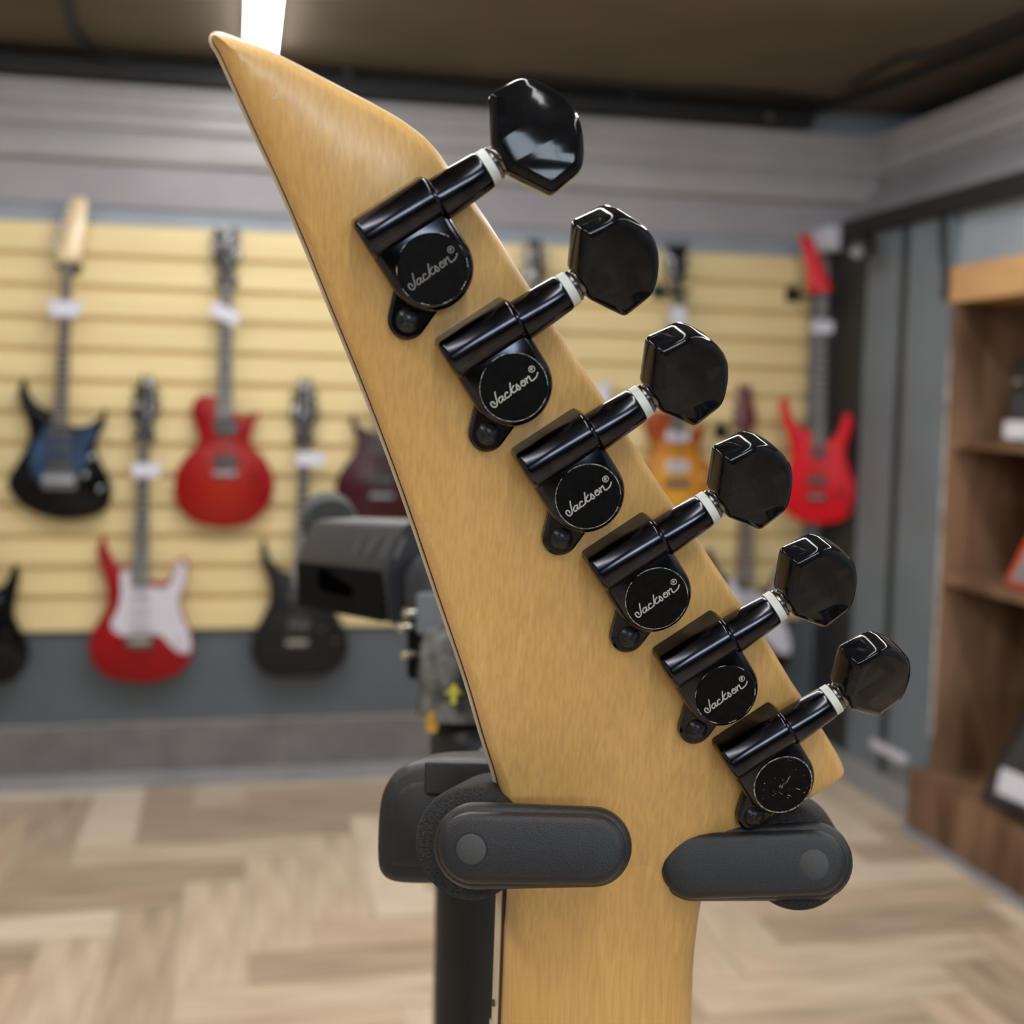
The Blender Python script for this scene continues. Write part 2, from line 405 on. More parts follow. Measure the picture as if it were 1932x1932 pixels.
while x < XR:
    MB().box((max(x, XL) + .002, YW - .018, .056), (min(x + .6, XR) - .002, YW - .012, .212)).obj('tile', TILE, bb, smooth=None)
    x += .6
struct('trim_1', MB().box((XL, YW - .026, 0), (XR, YW - .012, .054)), TRIMGREY, 'pale grey plinth strip', smooth=None)

# right wall: dark corner strip, slate panels, recess with the shelf
wr = struct('wall_right', MB().box((XR + .40, YF, 0), (XR + .5, YW, ZC)).box((XR + .012, 3.50, 0), (XR + .40, YW, 1.96)).box((XR + .012, YF, 1.735), (XR + .40, 3.50, 1.96)).box((XR + .012, YF, 0), (XR + .40, 1.0, 1.735)), WALLBLUE, 'slate grey right wall', smooth=None)
MB().box((XR - .012, 4.03, .1), (XR + .012, YW - .02, 1.93)).obj('dark_corner_strip', DARKPANEL, wr, smooth=None)  # darker strip next to the wall corner
MB().box((XR - .012, 3.805, .1), (XR + .012, 4.03, 1.93)).obj('panel', WALLGREY, wr, smooth=None)
MB().box((XR - .010, 3.755, .1), (XR + .012, 3.805, 1.93)).obj('joint', DARKPANEL, wr, smooth=None)
MB().box((XR - .012, 3.505, .1), (XR + .012, 3.755, 1.93)).obj('panel', WALLGREY, wr, smooth=None)
MB().add([(XR + .02, YF, 1.96), (XR + .02, YW, 1.96), (2.29, YW, 2.13), (2.29, YF, 2.13), (2.6, YF, 1.96), (2.6, YW, 1.96), (2.6, YW, 2.13), (2.6, YF, 2.13)],
         [(0, 1, 2, 3), (0, 4, 5, 1), (3, 2, 6, 7), (4, 7, 6, 5), (0, 3, 7, 4), (1, 5, 6, 2)]).obj('soffit_band', SOFFIT, wr, smooth=None)
rp = [(2.6, 2.13), (2.285, 2.13), (2.285, 2.145), (2.255, 2.15), (2.255, 2.175), (2.263, 2.18), (2.263, 2.20), (2.245, 2.205), (2.245, 2.225), (2.253, 2.23), (2.253, 2.25), (2.235, 2.255), (2.235, 2.275), (2.6, 2.275)]
sweep(rp, YF, YW - .02, 'y').obj('cornice', CORNICE, wr, smooth=None)
struct('baseboard_right', MB().box((XR - .018, 3.545, 0), (XR, YW - .026, .1)).box((XR - .014, YF, 0), (XR, .98, .1)), TRIMGREY, 'pale grey skirting under the slate panels', smooth=None)
struct('trim_2', MB().box((XR - .09, .98, 0), (XR - .014, 3.545, .006)), TRIMGREY, 'pale grey floor strip below the shelf', smooth=None)
struct('wall_left', MB().box((XL - .1, YF, 0), (XL, YW, ZC)), FARWALL, 'left wall', smooth=None)
struct('wall_front', MB().box((XL, YF - .1, 0), (XR + .5, YF, ZC)), DARKPANEL, 'wall behind the viewer', smooth=None)
wn = struct('added_window_1', MB().box((-1.05, YF, 1.50), (1.05, YF + .03, 1.96)), WHITEP, 'unseen window added behind the viewer for the tuner highlights', smooth=None)  # unseen window, added and sized for the streaks on the tuners
for k in range(3):
    MB().box((-1.01 + k * .68, YF + .03, 1.54), (-1.01 + k * .68 + .66, YF + .034, 1.92)).obj('pane', DAYLIGHT, wn, smooth=None)

# ------------------------------------------------------------------ ceiling lamps, track, cables
def lamp(x, y0, y1, label):
    t = empty('linear_lamp', (x, (y0 + y1) / 2, ZC - .045), label, 'lamp', 'linear ceiling lamps')
    MB().box((x - .043, y0, ZC - .030), (x + .043, y1, ZC)).obj('housing', WHITEP, t, smooth=None)
    MB().box((x - .040, y0 + .01, ZC - .045), (x + .040, y1 - .01, ZC - .030)).obj('diffuser', LAMPM, t, smooth=None)
lamp(.07, -1.9, 4.05, 'bright linear ceiling lamp rising above the pointed headstock tip')
lamp(-1.05, -1.9, 1.3, 'linear ceiling lamp out of view on the left')
lamp(1.50, -1.9, 2.6, 'linear ceiling lamp out of view on the right')
def cross_lamp(y, x0, x1, label):
    t = empty('linear_lamp', ((x0 + x1) / 2, y, ZC - .045), label, 'lamp', 'linear ceiling lamps')
    MB().box((x0, y - .043, ZC - .030), (x1, y + .043, ZC)).obj('housing', WHITEP, t, smooth=None)
    MB().box((x0 + .01, y - .040, ZC - .045), (x1 - .01, y + .040, ZC - .030)).obj('diffuser', LAMPM, t, smooth=None)
cross_lamp(2.85, -1.68, .026, 'cross lamp on the ceiling above the left guitars, out of view')
cross_lamp(2.85, .114, 1.72, 'cross lamp on the ceiling above the right guitars, out of view')
t = empty('light_track', (0, 4.24, 2.30), 'black ceiling light track running along the top of the back wall', 'track')
MB().box((-2.7, 4.215, 2.285), (1.97, 4.262, 2.325)).obj('rail', CABLE, t, smooth=None)
for xx in (-2.2, -1.0, .35, 1.3): MB().box((xx - .02, 4.225, 2.325), (xx + .02, 4.252, ZC)).obj('bracket', CABLE, t, smooth=None)
MB().turn((1.80, 4.212, 2.305), (0, -1, 0), [(0, .012), (.004, .012), (.004, .006)], 12).obj('end_screw', STEEL, t)
def cable(pts, r, label):
    o = MB().tube(spline([Vector(p) for p in pts], 6, False), r).obj('ceiling_cable', CABLE); tag(o, label, 'cable'); o['group'] = 'cables on the ceiling'
cable([(-.44, 3.4, ZC - .01), (-.45, 3.75, ZC - .012), (-.46, 4.05, ZC - .012), (-.42, 4.20, ZC - .02), (-.30, 4.25, ZC - .03)], .013, 'black cable dropping down the ceiling to the track at left')
cable([(-2.6, 4.29, ZC - .022), (-1.4, 4.30, ZC - .026), (-.3, 4.29, ZC - .022), (.6, 4.30, ZC - .018), (1.4, 4.29, ZC - .022), (2.0, 4.28, ZC - .02)], .020, 'thick black cable above the back wall cornice')
cable([(.9, 4.14, ZC - .012), (1.3, 4.16, ZC - .014), (1.7, 4.12, ZC - .012), (2.05, 4.16, ZC - .016)], .010, 'thin black cable beside the ceiling track')
cable([(2.00, 4.22, ZC - .02), (2.06, 3.9, ZC - .02), (2.12, 3.4, ZC - .016), (2.14, 2.9, ZC - .02), (2.14, 1.5, ZC - .02)], .016, 'thick black cable along the ceiling at right')
cable([(1.97, 3.95, ZC - .012), (1.96, 3.60, ZC - .012), (2.02, 3.52, ZC - .014), (2.06, 3.1, ZC - .012), (2.05, 2.4, ZC - .012)], .010, 'thin bent black cable on the ceiling at right')
# black rail and spot under the right soffit
t = empty('spotlight_rail', (XR - .02, 3.0, 1.90), 'black rail under the right soffit', 'rail')
MB().box((XR - .045, 1.0, 1.895), (XR - .002, 4.17, 1.955)).obj('rail', CABLE, t, smooth=None)
t = empty('spotlight', (XR - .03, 3.90, 1.88), 'small black spotlight with grey lens in the corner', 'spotlight')
MB().turn((XR - .075, 3.93, 1.850), (-.55, -.45, -.35), [(-.02, .03), (0, .04), (.07, .045), (.075, .04)], 20).obj('can', BLACKP, t)
pc = Vector((XR - .075, 3.93, 1.850)) + Vector((-.55, -.45, -.35)).normalized() * .0752
MB().turn(pc, (-.55, -.45, -.35), [(0, .022), (.003, .02)], 16).obj('lens', GREYCLOTH, t)
o = MB().tube(spline([(XR - .02, 3.55, 1.895), (XR - .02, 3.54, 1.80), (XR - .012, 3.53, 1.72), (XR - .012, 3.53, 1.64)], 5, False), .013).obj('hanging_cable', CABLE)
tag(o, 'black cable hanging beside the top of the wooden shelf', 'cable')
a = onY(1543, 432, YW - .03); b = onY(1587, 480, YW - .03)
o = MB().box((2.030, YW - .13, b.z), (2.09, YW - .004, a.z)).obj('sensor_box', PAPER, bevel=.01); tag(o, 'small white box high in the wall corner', 'box')
o = MB().box((XR - .030, 3.62, .176), (XR - .012, 3.83, .206)).obj('pale_bar', WHITEP, bevel=.004); tag(o, 'pale bar low on the slate wall panel', 'wall plate')  # thin pale bar standing off the slate panel

# ------------------------------------------------------------------ wooden shelf unit and what stands on it
sh = empty('shelf_unit', (XR + .2, 2.3, 0), 'brown wooden shelf unit built into the right wall', 'shelf')
MB().box((XR - .004, 3.480, .19), (XR + .385, 3.500, 1.64)).obj('side_panel', SHELFWOOD, sh, smooth=None)
MB().box((XR - .004, 1.0, .19), (XR + .385, 1.02, 1.64)).obj('side_panel', SHELFWOOD, sh, smooth=None)
MB().box((XR + .385, 1.0, .19), (XR + .398, 3.50, 1.735)).obj('back_panel', SHELFDARK, sh, smooth=None)
MB().box((XR - .012, 1.0, 1.630), (XR + .385, 3.512, 1.735)).obj('top_fascia', SHELFLIGHT, sh, smooth=None, label='light wood top board')
MB().box((XR, 1.02, 1.195), (XR + .385, 3.480, 1.217)).obj('shelf_board', SHELFWOOD, sh, smooth=None)
MB().box((XR - .012, 1.02, .785), (XR + .385, 3.480, .807)).obj('shelf_board', SHELFWOOD, sh, smooth=None)
MB().box((XR - .050, 1.0, 0), (XR + .385, 3.545, .19)).obj('plinth', SHELFWOOD, sh, smooth=None)
MB().box((XR - .008, 3.498, .30), (XR + .004, 3.508, 1.50)).obj('edge_strip', WORNEDGE, sh, smooth=None, label='worn pale edge strip')
# items
pa = onX(1904, 760, XR + .09).y
t = empty('practice_amp', (XR + .2, pa - .13, 1.217), 'small black amplifier on the upper shelf board', 'amplifier')
MB().box((XR + .09, pa - .27, 1.229), (XR + .30, pa, 1.46)).obj('cabinet', BLACKP, t, bevel=.012)
MB().box((XR + .084, pa - .245, 1.245), (XR + .09, pa - .025, 1.36)).obj('grille', DARKCLOTH, t, smooth=None)
MB().turn((XR + .09, pa - .04, 1.392), (-1, 0, 0), [(0, .012), (.012, .010)], 16).obj('knob', CHROME, t)
for yy in (pa - .24, pa - .03):
    for xx in (XR + .12, XR + .27): MB().turn((xx, yy, 1.217), (0, 0, 1), [(0, .012), (.012, .014)], 12).obj('foot', BLACKP, t)
def tri_amp(name, y0, y1, z0, hgt, x0, x1, mcab, mcl, label):
    # cabinet whose far side leans: seen from the aisle as a slanting outline
    t = empty(name, ((x0 + x1) / 2, (y0 + y1) / 2, z0), label, 'amplifier')
    lean = hgt * .62
    out = [(y1, z0), (y1 + .0, z0 + .02), (y1 - lean, z0 + hgt), (y0 - lean, z0 + hgt), (y0 - .02, z0)]
    fr = frame(Vector((x1, 0, 0)), Vector((0, 1, 0)), Vector((0, 0, 1)), Vector((-1, 0, 0)))
    MB().plate([Vector(p) for p in rounded(out, .02)], fr, [(.006, 0), (0, .006), (0, x1 - x0 - .006), (.006, x1 - x0)]).obj('cabinet', mcab, t)
    MB().plate([Vector(p) for p in rounded(out, .02)], fr, [(.030, x1 - x0), (.030, x1 - x0 + .003)]).obj('grille', mcl, t)
    return t
oa = onX(1897, 1062, XR + .05).y; fa = onX(1850, 1445, XR - .02).y
tri_amp('orange_amp', oa - .42, oa, .807, .26, XR + .05, XR + .28, ORANGE, GREYCLOTH, 'orange amplifier with grey grille on the lower shelf board')
tri_amp('floor_amp', fa - .56, fa, .19, .34, XR - .02, XR + .30, BLACKP, DARKCLOTH, 'large charcoal amplifier leaning on the shelf plinth')
def tag_card(c, wd, hg, ang, label, nrm=(0, -1, 0), up=(0, 0, 1), grp='price tags'):
    n = Vector(nrm).normalized(); u = Vector(up); x_ = u.cross(n).normalized(); u = n.cross(x_)
    ca, sa = math.cos(ang), math.sin(ang)
    fr = frame(Vector(c), x_ * ca + u * sa, u * ca - x_ * sa, n)
    out = rounded([(-wd / 2, -hg / 2), (wd / 2, -hg / 2), (wd / 2, hg / 2), (-wd / 2, hg / 2)], hg * .12)
    o = MB().plate(out, fr, [(0, 0), (0, .0015)]).obj('price_tag', PAPER); tag(o, label, 'price tag', grp)
    return o
p_ = onX(1925, 812, XR - .003); tag_card((XR - .003, p_.y, p_.z), .15, .050, 0, 'white price tag on the upper shelf board under the small amplifier', (-1, 0, 0))
p_ = onX(1925, 1488, XR - .055); tag_card((XR - .055, p_.y, p_.z), .17, .07, 0, 'white price tag at the foot of the large charcoal amplifier', (-1, -.1, .2))

# ------------------------------------------------------------------ guitars on the wall
YG = 4.245           # front faces of the hanging guitars
def G(pts, rot=0.0, pivot=None, y=YG):
    n = Vector((math.sin(rot), math.cos(rot), 0)); p0 = onY(pivot[0], pivot[1], y) if pivot else Vector((0, y, 0))
    ex = Vector((math.cos(rot), -math.sin(rot), 0)); ez = Vector((0, 0, 1))
    res = []
    for p in pts:
        q = on(p[0], p[1], p0, n); res.append(Vector(((q - p0).dot(ex), q.z)))
    return res, frame(Vector((p0.x, p0.y, 0)), ex, ez, -n)
S_G1 = [(45, 713), (52, 739), (66, 760), (83, 770), (100, 780), (118, 798), (133, 803), (149, 805), (173, 798), (191, 784), (199, 768), (198, 798), (184, 825), (180, 843), (187, 870), (201, 895), (210, 922), (205, 954), (184, 971), (139, 981), (97, 978), (52, 961), (24, 936), (14, 912), (21, 891), (38, 864), (52, 836), (55, 815), (49, 787), (36, 756), (35, 732)]
S_G2 = [(381, 746), (366, 757), (361, 777), (368, 800), (375, 824), (369, 844), (350, 863), (333, 890), (328, 923), (336, 956), (363, 983), (399, 994), (432, 996), (472, 986), (502, 960), (517, 923), (512, 890), (495, 860), (475, 840), (472, 824), (479, 800), (490, 776), (475, 782), (452, 786), (440, 776), (425, 752), (405, 747)]
S_G3 = [(667, 781), (674, 797), (684, 807), (702, 814), (722, 822), (742, 820), (760, 812), (772, 800), (779, 792), (781, 806), (772, 826), (770, 846), (780, 866), (800, 890), (810, 920), (806, 952), (778, 984), (720, 998), (672, 984), (642, 954), (634, 920), (644, 890), (664, 863), (674, 844), (674, 824), (662, 797)]
S_G6 = [(1479, 748), (1471, 761), (1476, 794), (1489, 831), (1493, 860), (1485, 890), (1476, 915), (1474, 945), (1486, 970), (1519, 985), (1552, 988), (1592, 980), (1615, 950), (1617, 923), (1605, 890), (1595, 857), (1599, 834), (1609, 804), (1605, 781), (1592, 783), (1582, 811), (1562, 834), (1545, 830), (1526, 811), (1506, 804), (1491, 781), (1486, 754)]
S_G8 = [(194, 1011), (202, 1038), (215, 1061), (228, 1071), (248, 1077), (265, 1090), (281, 1097), (308, 1102), (324, 1091), (333, 1064), (344, 1054), (354, 1066), (351, 1097), (341, 1124), (341, 1147), (351, 1173), (362, 1203), (364, 1230), (351, 1259), (321, 1279), (271, 1288), (215, 1283), (182, 1263), (169, 1233), (169, 1203), (182, 1177), (199, 1150), (203, 1120), (195, 1084), (185, 1051), (184, 1031)]
S_G8P = [(228, 1081), (236, 1076), (245, 1078), (250, 1104), (281, 1106), (308, 1110), (326, 1094), (334, 1066), (344, 1059), (351, 1071), (348, 1100), (338, 1127), (341, 1157), (354, 1187), (360, 1210), (358, 1230), (344, 1233), (324, 1220), (305, 1200), (281, 1196), (238, 1200), (215, 1190), (210, 1173), (222, 1150), (228, 1124)]
S_G9 = [(499, 1018), (506, 1047), (519, 1067), (532, 1076), (550, 1085), (580, 1095), (600, 1095), (615, 1085), (626, 1060), (634, 1052), (641, 1064), (638, 1094), (632, 1124), (632, 1152), (648, 1183), (658, 1220), (648, 1249), (619, 1273), (569, 1278), (509, 1276), (483, 1256), (473, 1223), (483, 1190), (499, 1160), (509, 1134), (508, 1100), (496, 1067), (491, 1034)]
H_3x3 = [(265, 708), (277, 714), (288, 708), (291, 746), (296, 783), (285, 802), (281, 819), (263, 819), (261, 802), (250, 786), (258, 753)]
H_G1 = [(133, 376), (148, 368), (162, 376), (161, 410), (156, 455), (152, 485), (140, 496), (118, 496), (106, 487), (114, 460), (122, 420)]
H_G2 = [(404, 434), (415, 428), (427, 436), (440, 428), (452, 433), (448, 466), (446, 496), (437, 512), (436, 526), (418, 526), (417, 512), (409, 496), (406, 466)]
H_G6 = [(1508, 446), (1522, 441), (1534, 453), (1556, 509), (1569, 542), (1561, 554), (1545, 556), (1522, 546), (1524, 532), (1516, 483)]
def shift(pts, dx, dy, s=1.0, c=None):
    c = c or (0, 0); return [((p[0] - c[0]) * s + c[0] + dx, (p[1] - c[1]) * s + c[1] + dy) for p in pts]
MAPLEBG = mat('maple_neck', (.55, .36, .17), .4, 0, .1, 40, stretch=(1, 1, .2))
def guitar(label, body, bmat, head, hmat, neck, fb, pick=(), bridge=None, brmat=CHROME, knobs=(), kmat=CHROME, guard=None, gmat=None, pegs=(), pegmat=CHROME, rot=0.0, y=YG, pmat=PICKUP, dot=None):
    """outlines are given where the photograph shows them and stand on the guitar's own front plane"""
    piv = neck[0][:2]
    out, fr = G(body, rot, piv, y); lo = min(p.y for p in out)
    T = empty('electric_guitar', fr @ Vector((sum(p.x for p in out) / len(out), lo, -.02)), label, 'guitar', 'guitars on the slatted wall')
    m_ = bmat
    if isinstance(bmat, tuple):
        c = fr @ Vector((sum(p.x for p in out) / len(out), lo + .16, 0)) - T.location
        m_ = burst_material(bmat[0], bmat[1], bmat[2], c, (.19, .6, .26), bmat[3] if len(bmat) > 3 else .35, bmat[4] if len(bmat) > 4 else .85)
    MB().plate(spline(out, 4), fr, [(.006, -.042), (0, -.036), (0, -.006), (.002, -.002), (.006, 0)]).obj('body', m_, T, smooth=50)
    (x0, y0, w0), (x1, y1, w1) = neck      # nut and body end: centre, centre, width in pixels
    q, _ = G([(x0 - w0 / 2, y0), (x0 + w0 / 2, y0), (x1 + w1 / 2, y1), (x1 - w1 / 2, y1)], rot, piv, y)
    MB().plate(q, fr, [(.004, -.018), (0, -.010), (0, .004)]).obj('neck', hmat if hmat is not CREAM else MAPLEBG, T)
    f_ = MB().plate(q, fr, [(0, .004), (0, .010)]).obj('fretboard', fb, T, smooth=None)
    fm = MB(); L = (q[0] + q[1]) / 2; E_ = (q[2] + q[3]) / 2; sl = (L - E_).length / .72
    for k in range(1, 23):
        t = (1 - 2 ** (-k / 12)) / .72
        if t > .985: break
        a = q[0].lerp(q[3], t); b = q[1].lerp(q[2], t)
        fm.add([fr @ Vector((a.x, a.y - .0017, .0105)), fr @ Vector((b.x, b.y - .0017, .0105)), fr @ Vector((b.x, b.y + .0017, .0105)), fr @ Vector((a.x, a.y + .0017, .0105)), fr @ Vector((a.x, a.y, .012)), fr @ Vector((b.x, b.y, .012))], [(0, 1, 5, 4), (2, 3, 4, 5), (0, 4, 3), (1, 2, 5)])
    fm.obj('frets', FRETM, f_, smooth=None, kind='stuff')
    h_, _ = G(head, rot, piv, y)
    hb = min(p.y for p in h_); tilt = math.tan(math.radians(7.0 if hb > 1.55 else 11))
    th = math.atan(tilt); R3 = fr.to_3x3(); e0, e1, e2 = (R3 @ Vector(v) for v in ((1, 0, 0), (0, 1, 0), (0, 0, 1)))
    ft = frame(fr @ Vector((0, hb, 0)), e0, e1 * math.cos(th) - e2 * math.sin(th), e2 * math.cos(th) + e1 * math.sin(th))
    MB().plate(spline([Vector((p.x, (p.y - hb) / math.cos(th))) for p in h_], 3), ft, [(.002, -.012), (0, -.010), (0, .000), (.002, .002)]).obj('headstock', hmat, T, smooth=50)
    for p in pegs:
        z, _ = G([p], rot, piv, y); z = z[0]
        c = fr @ Vector((z.x, z.y, -.006 - (z.y - hb) * tilt))
        cx_ = sum(q_.x for q_ in h_) / len(h_); sgn = 1 if z.x > cx_ else -1; d = (fr.to_3x3() @ Vector((sgn, 0, 0)))
        MB().turn(c - d * .016, d, [(0, .003), (.010, .003), (.011, .008), (.016, .010), (.022, .008), (.023, .004)], 12).obj('tuning_peg', pegmat, T)
    sm = MB()
    br = bridge
    if bridge:
        z, _ = G([bridge[:2], (bridge[0] + bridge[2], bridge[1] + bridge[3])], rot, piv, y); c, e = z
        hw, hh = abs(e.x - c.x) / 2, abs(e.y - c.y) / 2
        bro = MB().plate(rounded([(c.x - hw, c.y - hh), (c.x + hw, c.y - hh), (c.x + hw, c.y + hh), (c.x - hw, c.y + hh)], min(hw, hh) * .6), fr, [(0, 0), (0, .009), (.002, .012)]).obj('bridge', brmat, T)
        MB().plate(rounded([(c.x - hw * .8, c.y - hh * .2), (c.x + hw * .8, c.y - hh * .2), (c.x + hw * .8, c.y + hh * .5), (c.x - hw * .8, c.y + hh * .5)], hh * .2), fr, [(0, .012), (.001, .016)]).obj('saddles', STEEL, bro)
        for k in range(6):
            t = (k - 2.5) / 5; a = L + (q[1] - q[0]) * t * .8; b = c + Vector((t * .052, 0))
            sm.tube([fr @ Vector((a.x, a.y, .012)), fr @ Vector((b.x, b.y, .017))], .0006, 4)
        sm.obj('strings', STEEL, T, kind='stuff')
    if guard:
        z, _ = G(guard, rot, piv, y); MB().plate(spline(z, 4), fr, [(0, -.001), (0, .002)]).obj('pickguard', gmat, T)  # also draws the dark blue area of the upper black guitar
    for p in pick:
        z, _ = G([p[:2], (p[0] + p[2], p[1] + p[3])], rot, piv, y); c, e = z; hw, hh = abs(e.x - c.x) / 2, abs(e.y - c.y) / 2
        pk = MB().plate(rounded([(c.x - hw, c.y - hh), (c.x + hw, c.y - hh), (c.x + hw, c.y + hh), (c.x - hw, c.y + hh)], hh * .4), fr, [(0, 0), (0, .007), (.001, .008)]).obj('pickup', p[4] if len(p) > 4 else pmat, T)
        pl = MB()
        for k in range(6):
            cc = fr @ Vector((c.x + (k - 2.5) * hw * .28, c.y, .008)); pl.turn(cc, fr.to_3x3() @ Vector((0, 0, 1)), [(0, .0025), (.0012, .0025)], 8)
        pl.obj('pole_pieces', STEEL, pk, kind='stuff')
    for p in knobs:
        z, _ = G([p], rot, piv, y); c = fr @ Vector((z[0].x, z[0].y, 0))
        MB().turn(c, fr.to_3x3() @ Vector((0, 0, 1)), [(0, .010), (.012, .0095), (.016, .008), (.0165, .001)], 16).obj('knob', kmat, T)
    # hanger
    return T
def hanger(px, py, label, plate=None, y=YG):
    c = onY(px, py, y); hx = c.x
    pc = onY(plate[0], plate[1], YW - .035) if plate else Vector((c.x, 0, c.z))
    t = empty('guitar_hanger', (pc.x, YW - .026, pc.z), label, 'hanger', 'wall hangers')
    MB().box((pc.x - .026, YW - .040, pc.z - .026), (pc.x + .026, YW - .026, pc.z + .026)).obj('plate', BLACKP, t, bevel=.004)
    MB().tube([(pc.x, YW - .04, pc.z), (pc.x * .4 + hx * .6, y + .045, c.z), (hx, y + .030, c.z - .002)], .007).obj('arm', BLACKP, t)
    for s in (-1, 1):
        MB().tube(spline([(hx, y + .030, c.z - .002), (hx + s * .028, y + .028, c.z - .004), (hx + s * .031, y + .012, c.z - .006), (hx + s * .031, y - .02, c.z)], 4, False), .006).obj('prong', FOAM, t)

guitar('black double-cutaway guitar with cream headstock and dark blue area on its body, upper row', S_G1, BLACKBODY, H_G1, CREAM, ((128, 493, 17), (113, 806, 28)), ROSEWOOD,
       [(113, 818, 50, 22), (114, 846, 46, 12), (113, 876, 50, 20)], (112, 906, 70, 36), CHROME, [(161, 896), (173, 862), (189, 922)], CHROME,
       [(60, 850), (80, 815), (98, 800), (150, 815), (186, 800), (178, 822), (165, 850), (160, 875), (140, 892), (86, 890), (70, 905), (58, 885)], BLUEAREA,
       [(109, 432), (103, 453), (127, 386), (120, 406), (115, 420), (101, 472)])
guitar('red single-cutaway guitar with dark headstock, upper row', S_G2, ('cherry_burst', (.36, .016, .003), (.28, .002, .003), .15, .7), H_G2, HEADGLOSS, ((427, 526, 19), (424, 792, 31)), ROSEGREY,
       [(426, 807, 44, 24), (426, 870, 44, 22)], (425, 893, 48, 10), CHROME, [(481, 892), (492, 923), (374, 771)], REDBODY, pegs=[(400, 446), (400, 464), (402, 482), (453, 446), (452, 464), (451, 482)])
tl = onY(424, 920, YG); o_ = tl
guitar('dark burgundy double-cutaway guitar half hidden behind the pale headstock', S_G3, BURGUNDY, shift(H_3x3, 454, -266), HEADGLOSS, ((726, 553, 19), (722, 832, 30)), ROSEWOOD,
       [(722, 848, 44, 22), (721, 905, 44, 22)], (720, 935, 50, 12), CHROME, [(772, 910), (780, 940)], CHROME, pegs=[(702, 470), (700, 490), (698, 512), (748, 470), (750, 490), (752, 512)])
guitar('guitar behind the foreground headstock, only its shiny headstock showing over the tuners', shift(S_G3, 282, 10, .93, (722, 822)), BLACKBODY, shift(H_3x3, 735, -262, .94, (275, 760)), DARKCHROME, ((1011, 565, 18), (1004, 842, 28)), ROSEWOOD,
       [(1004, 858, 40, 20), (1004, 910, 40, 20)], (1003, 938, 46, 11), CHROME, pegs=[(988, 472), (986, 492), (984, 512), (1033, 472), (1034, 492), (1036, 512)])
guitar('amber sunburst single-cutaway guitar behind the tuner buttons', shift(S_G2, 853, 24, .90, (424, 790)), ('amber_burst', (.80, .40, .05), (.30, .055, .006), .2, .78), shift(H_G2, 851, 24, .90, (426, 470)), HEADGLOSS, ((1282, 545, 17), (1277, 814, 28)), ROSEWOOD,
       [(1278, 822, 42, 24, WHITEP), (1277, 880, 42, 22, WHITEP)], (1276, 912, 50, 16), CHROME, [(1330, 900), (1340, 928)], CREAM, pegs=[(1256, 468), (1256, 486), (1258, 504), (1301, 468), (1300, 486), (1299, 504)])
guitar('bright red double-cutaway guitar with pointed red headstock in the corner', S_G6, REDBODY3, H_G6, REDBODY3, ((1553, 552, 16), (1545, 845, 26)), ROSEGREY,
       [(1544, 856, 34, 14), (1542, 907, 36, 16)], (1541, 938, 40, 14), BLACKP, [(1585, 930), (1602, 950)], BLACKP, rot=math.radians(28), y=4.12, pegs=[], pegmat=BLACKP)
guitar('black guitar cut off by the left edge, lower row', shift(S_G9, -606, 16), BLACKBODY, shift(H_3x3, -310, 8), BLACKBODY, ((-38, 826, 19), (-42, 1105, 30)), ROSEWOOD,
       [(-44, 1125, 44, 22), (-45, 1180, 44, 22)], (-46, 1215, 50, 14), CHROME, [(14, 1194), (10, 1222), (38, 1241)], BLACKP)
guitar('red double-cutaway guitar with white pickguard, lower row', S_G8, REDBODY2, H_3x3, HEADGLOSS, ((272, 819, 18), (265, 1106, 33)), ROSEGREY,
       [(268, 1122, 44, 12, WHITEP), (266, 1150, 44, 10, WHITEP), (266, 1176, 44, 18, WHITEP)], (264, 1210, 50, 24), DARKCHROME, [(340, 1200), (346, 1222)], WHITEP, S_G8P, WHITEP,
       [(254, 735), (252, 755), (248, 775), (294, 735), (297, 755), (300, 775)], BLACKP)
guitar('matt black double-cutaway guitar, lower row', S_G9, DARKBODY, shift(H_3x3, 301, 6), HEADGLOSS, ((574, 825, 18), (566, 1110, 31)), ROSEGREY,
       [(565, 1124, 44, 20), (563, 1178, 44, 20)], (560, 1212, 48, 16), DARKCHROME, [(607, 1185), (632, 1207)], DARKCHROME, pegs=[(555, 742), (553, 762), (549, 782), (595, 742), (598, 762), (601, 782)], pegmat=BLACKP)
guitar('guitar in the lower row hidden but for its white headstock beside a tuner', shift(S_G9, 574, 14, .92, (566, 1150)), DARKBODY, shift(H_3x3, 868, 8, .92, (275, 760)), WHITEP, ((1144, 822, 17), (1138, 1100, 28)), MAPLEBG,
       [(1138, 1120, 40, 18)], (1136, 1200, 44, 14), CHROME)
guitar('brown sunburst guitar with white pickguard in the lower row near the corner', shift(S_G8, 1141, 10, .90, (266, 1150)), ('brown_burst', (.25, .09, .03), (.02, .010, .008), .2, .7), shift(H_3x3, 1136, 12, .90, (275, 760)), mat('reddish_headstock', (.13, .035, .040), .35, 0, .2, 40), ((1410, 823, 17), (1406, 1100, 28)), mat('grey_rosewood', (.16, .12, .11), .45, 0, .2, 60),
       [(1408, 1120, 40, 12, WHITEP), (1407, 1145, 40, 12, WHITEP)], (1405, 1212, 46, 18), CHROME, [(1472, 1205), (1478, 1228)], WHITEP, shift(S_G8P, 1141, 10, .90, (266, 1150)), WHITEP, [(1394, 768), (1392, 786), (1390, 804)], BLACKP)
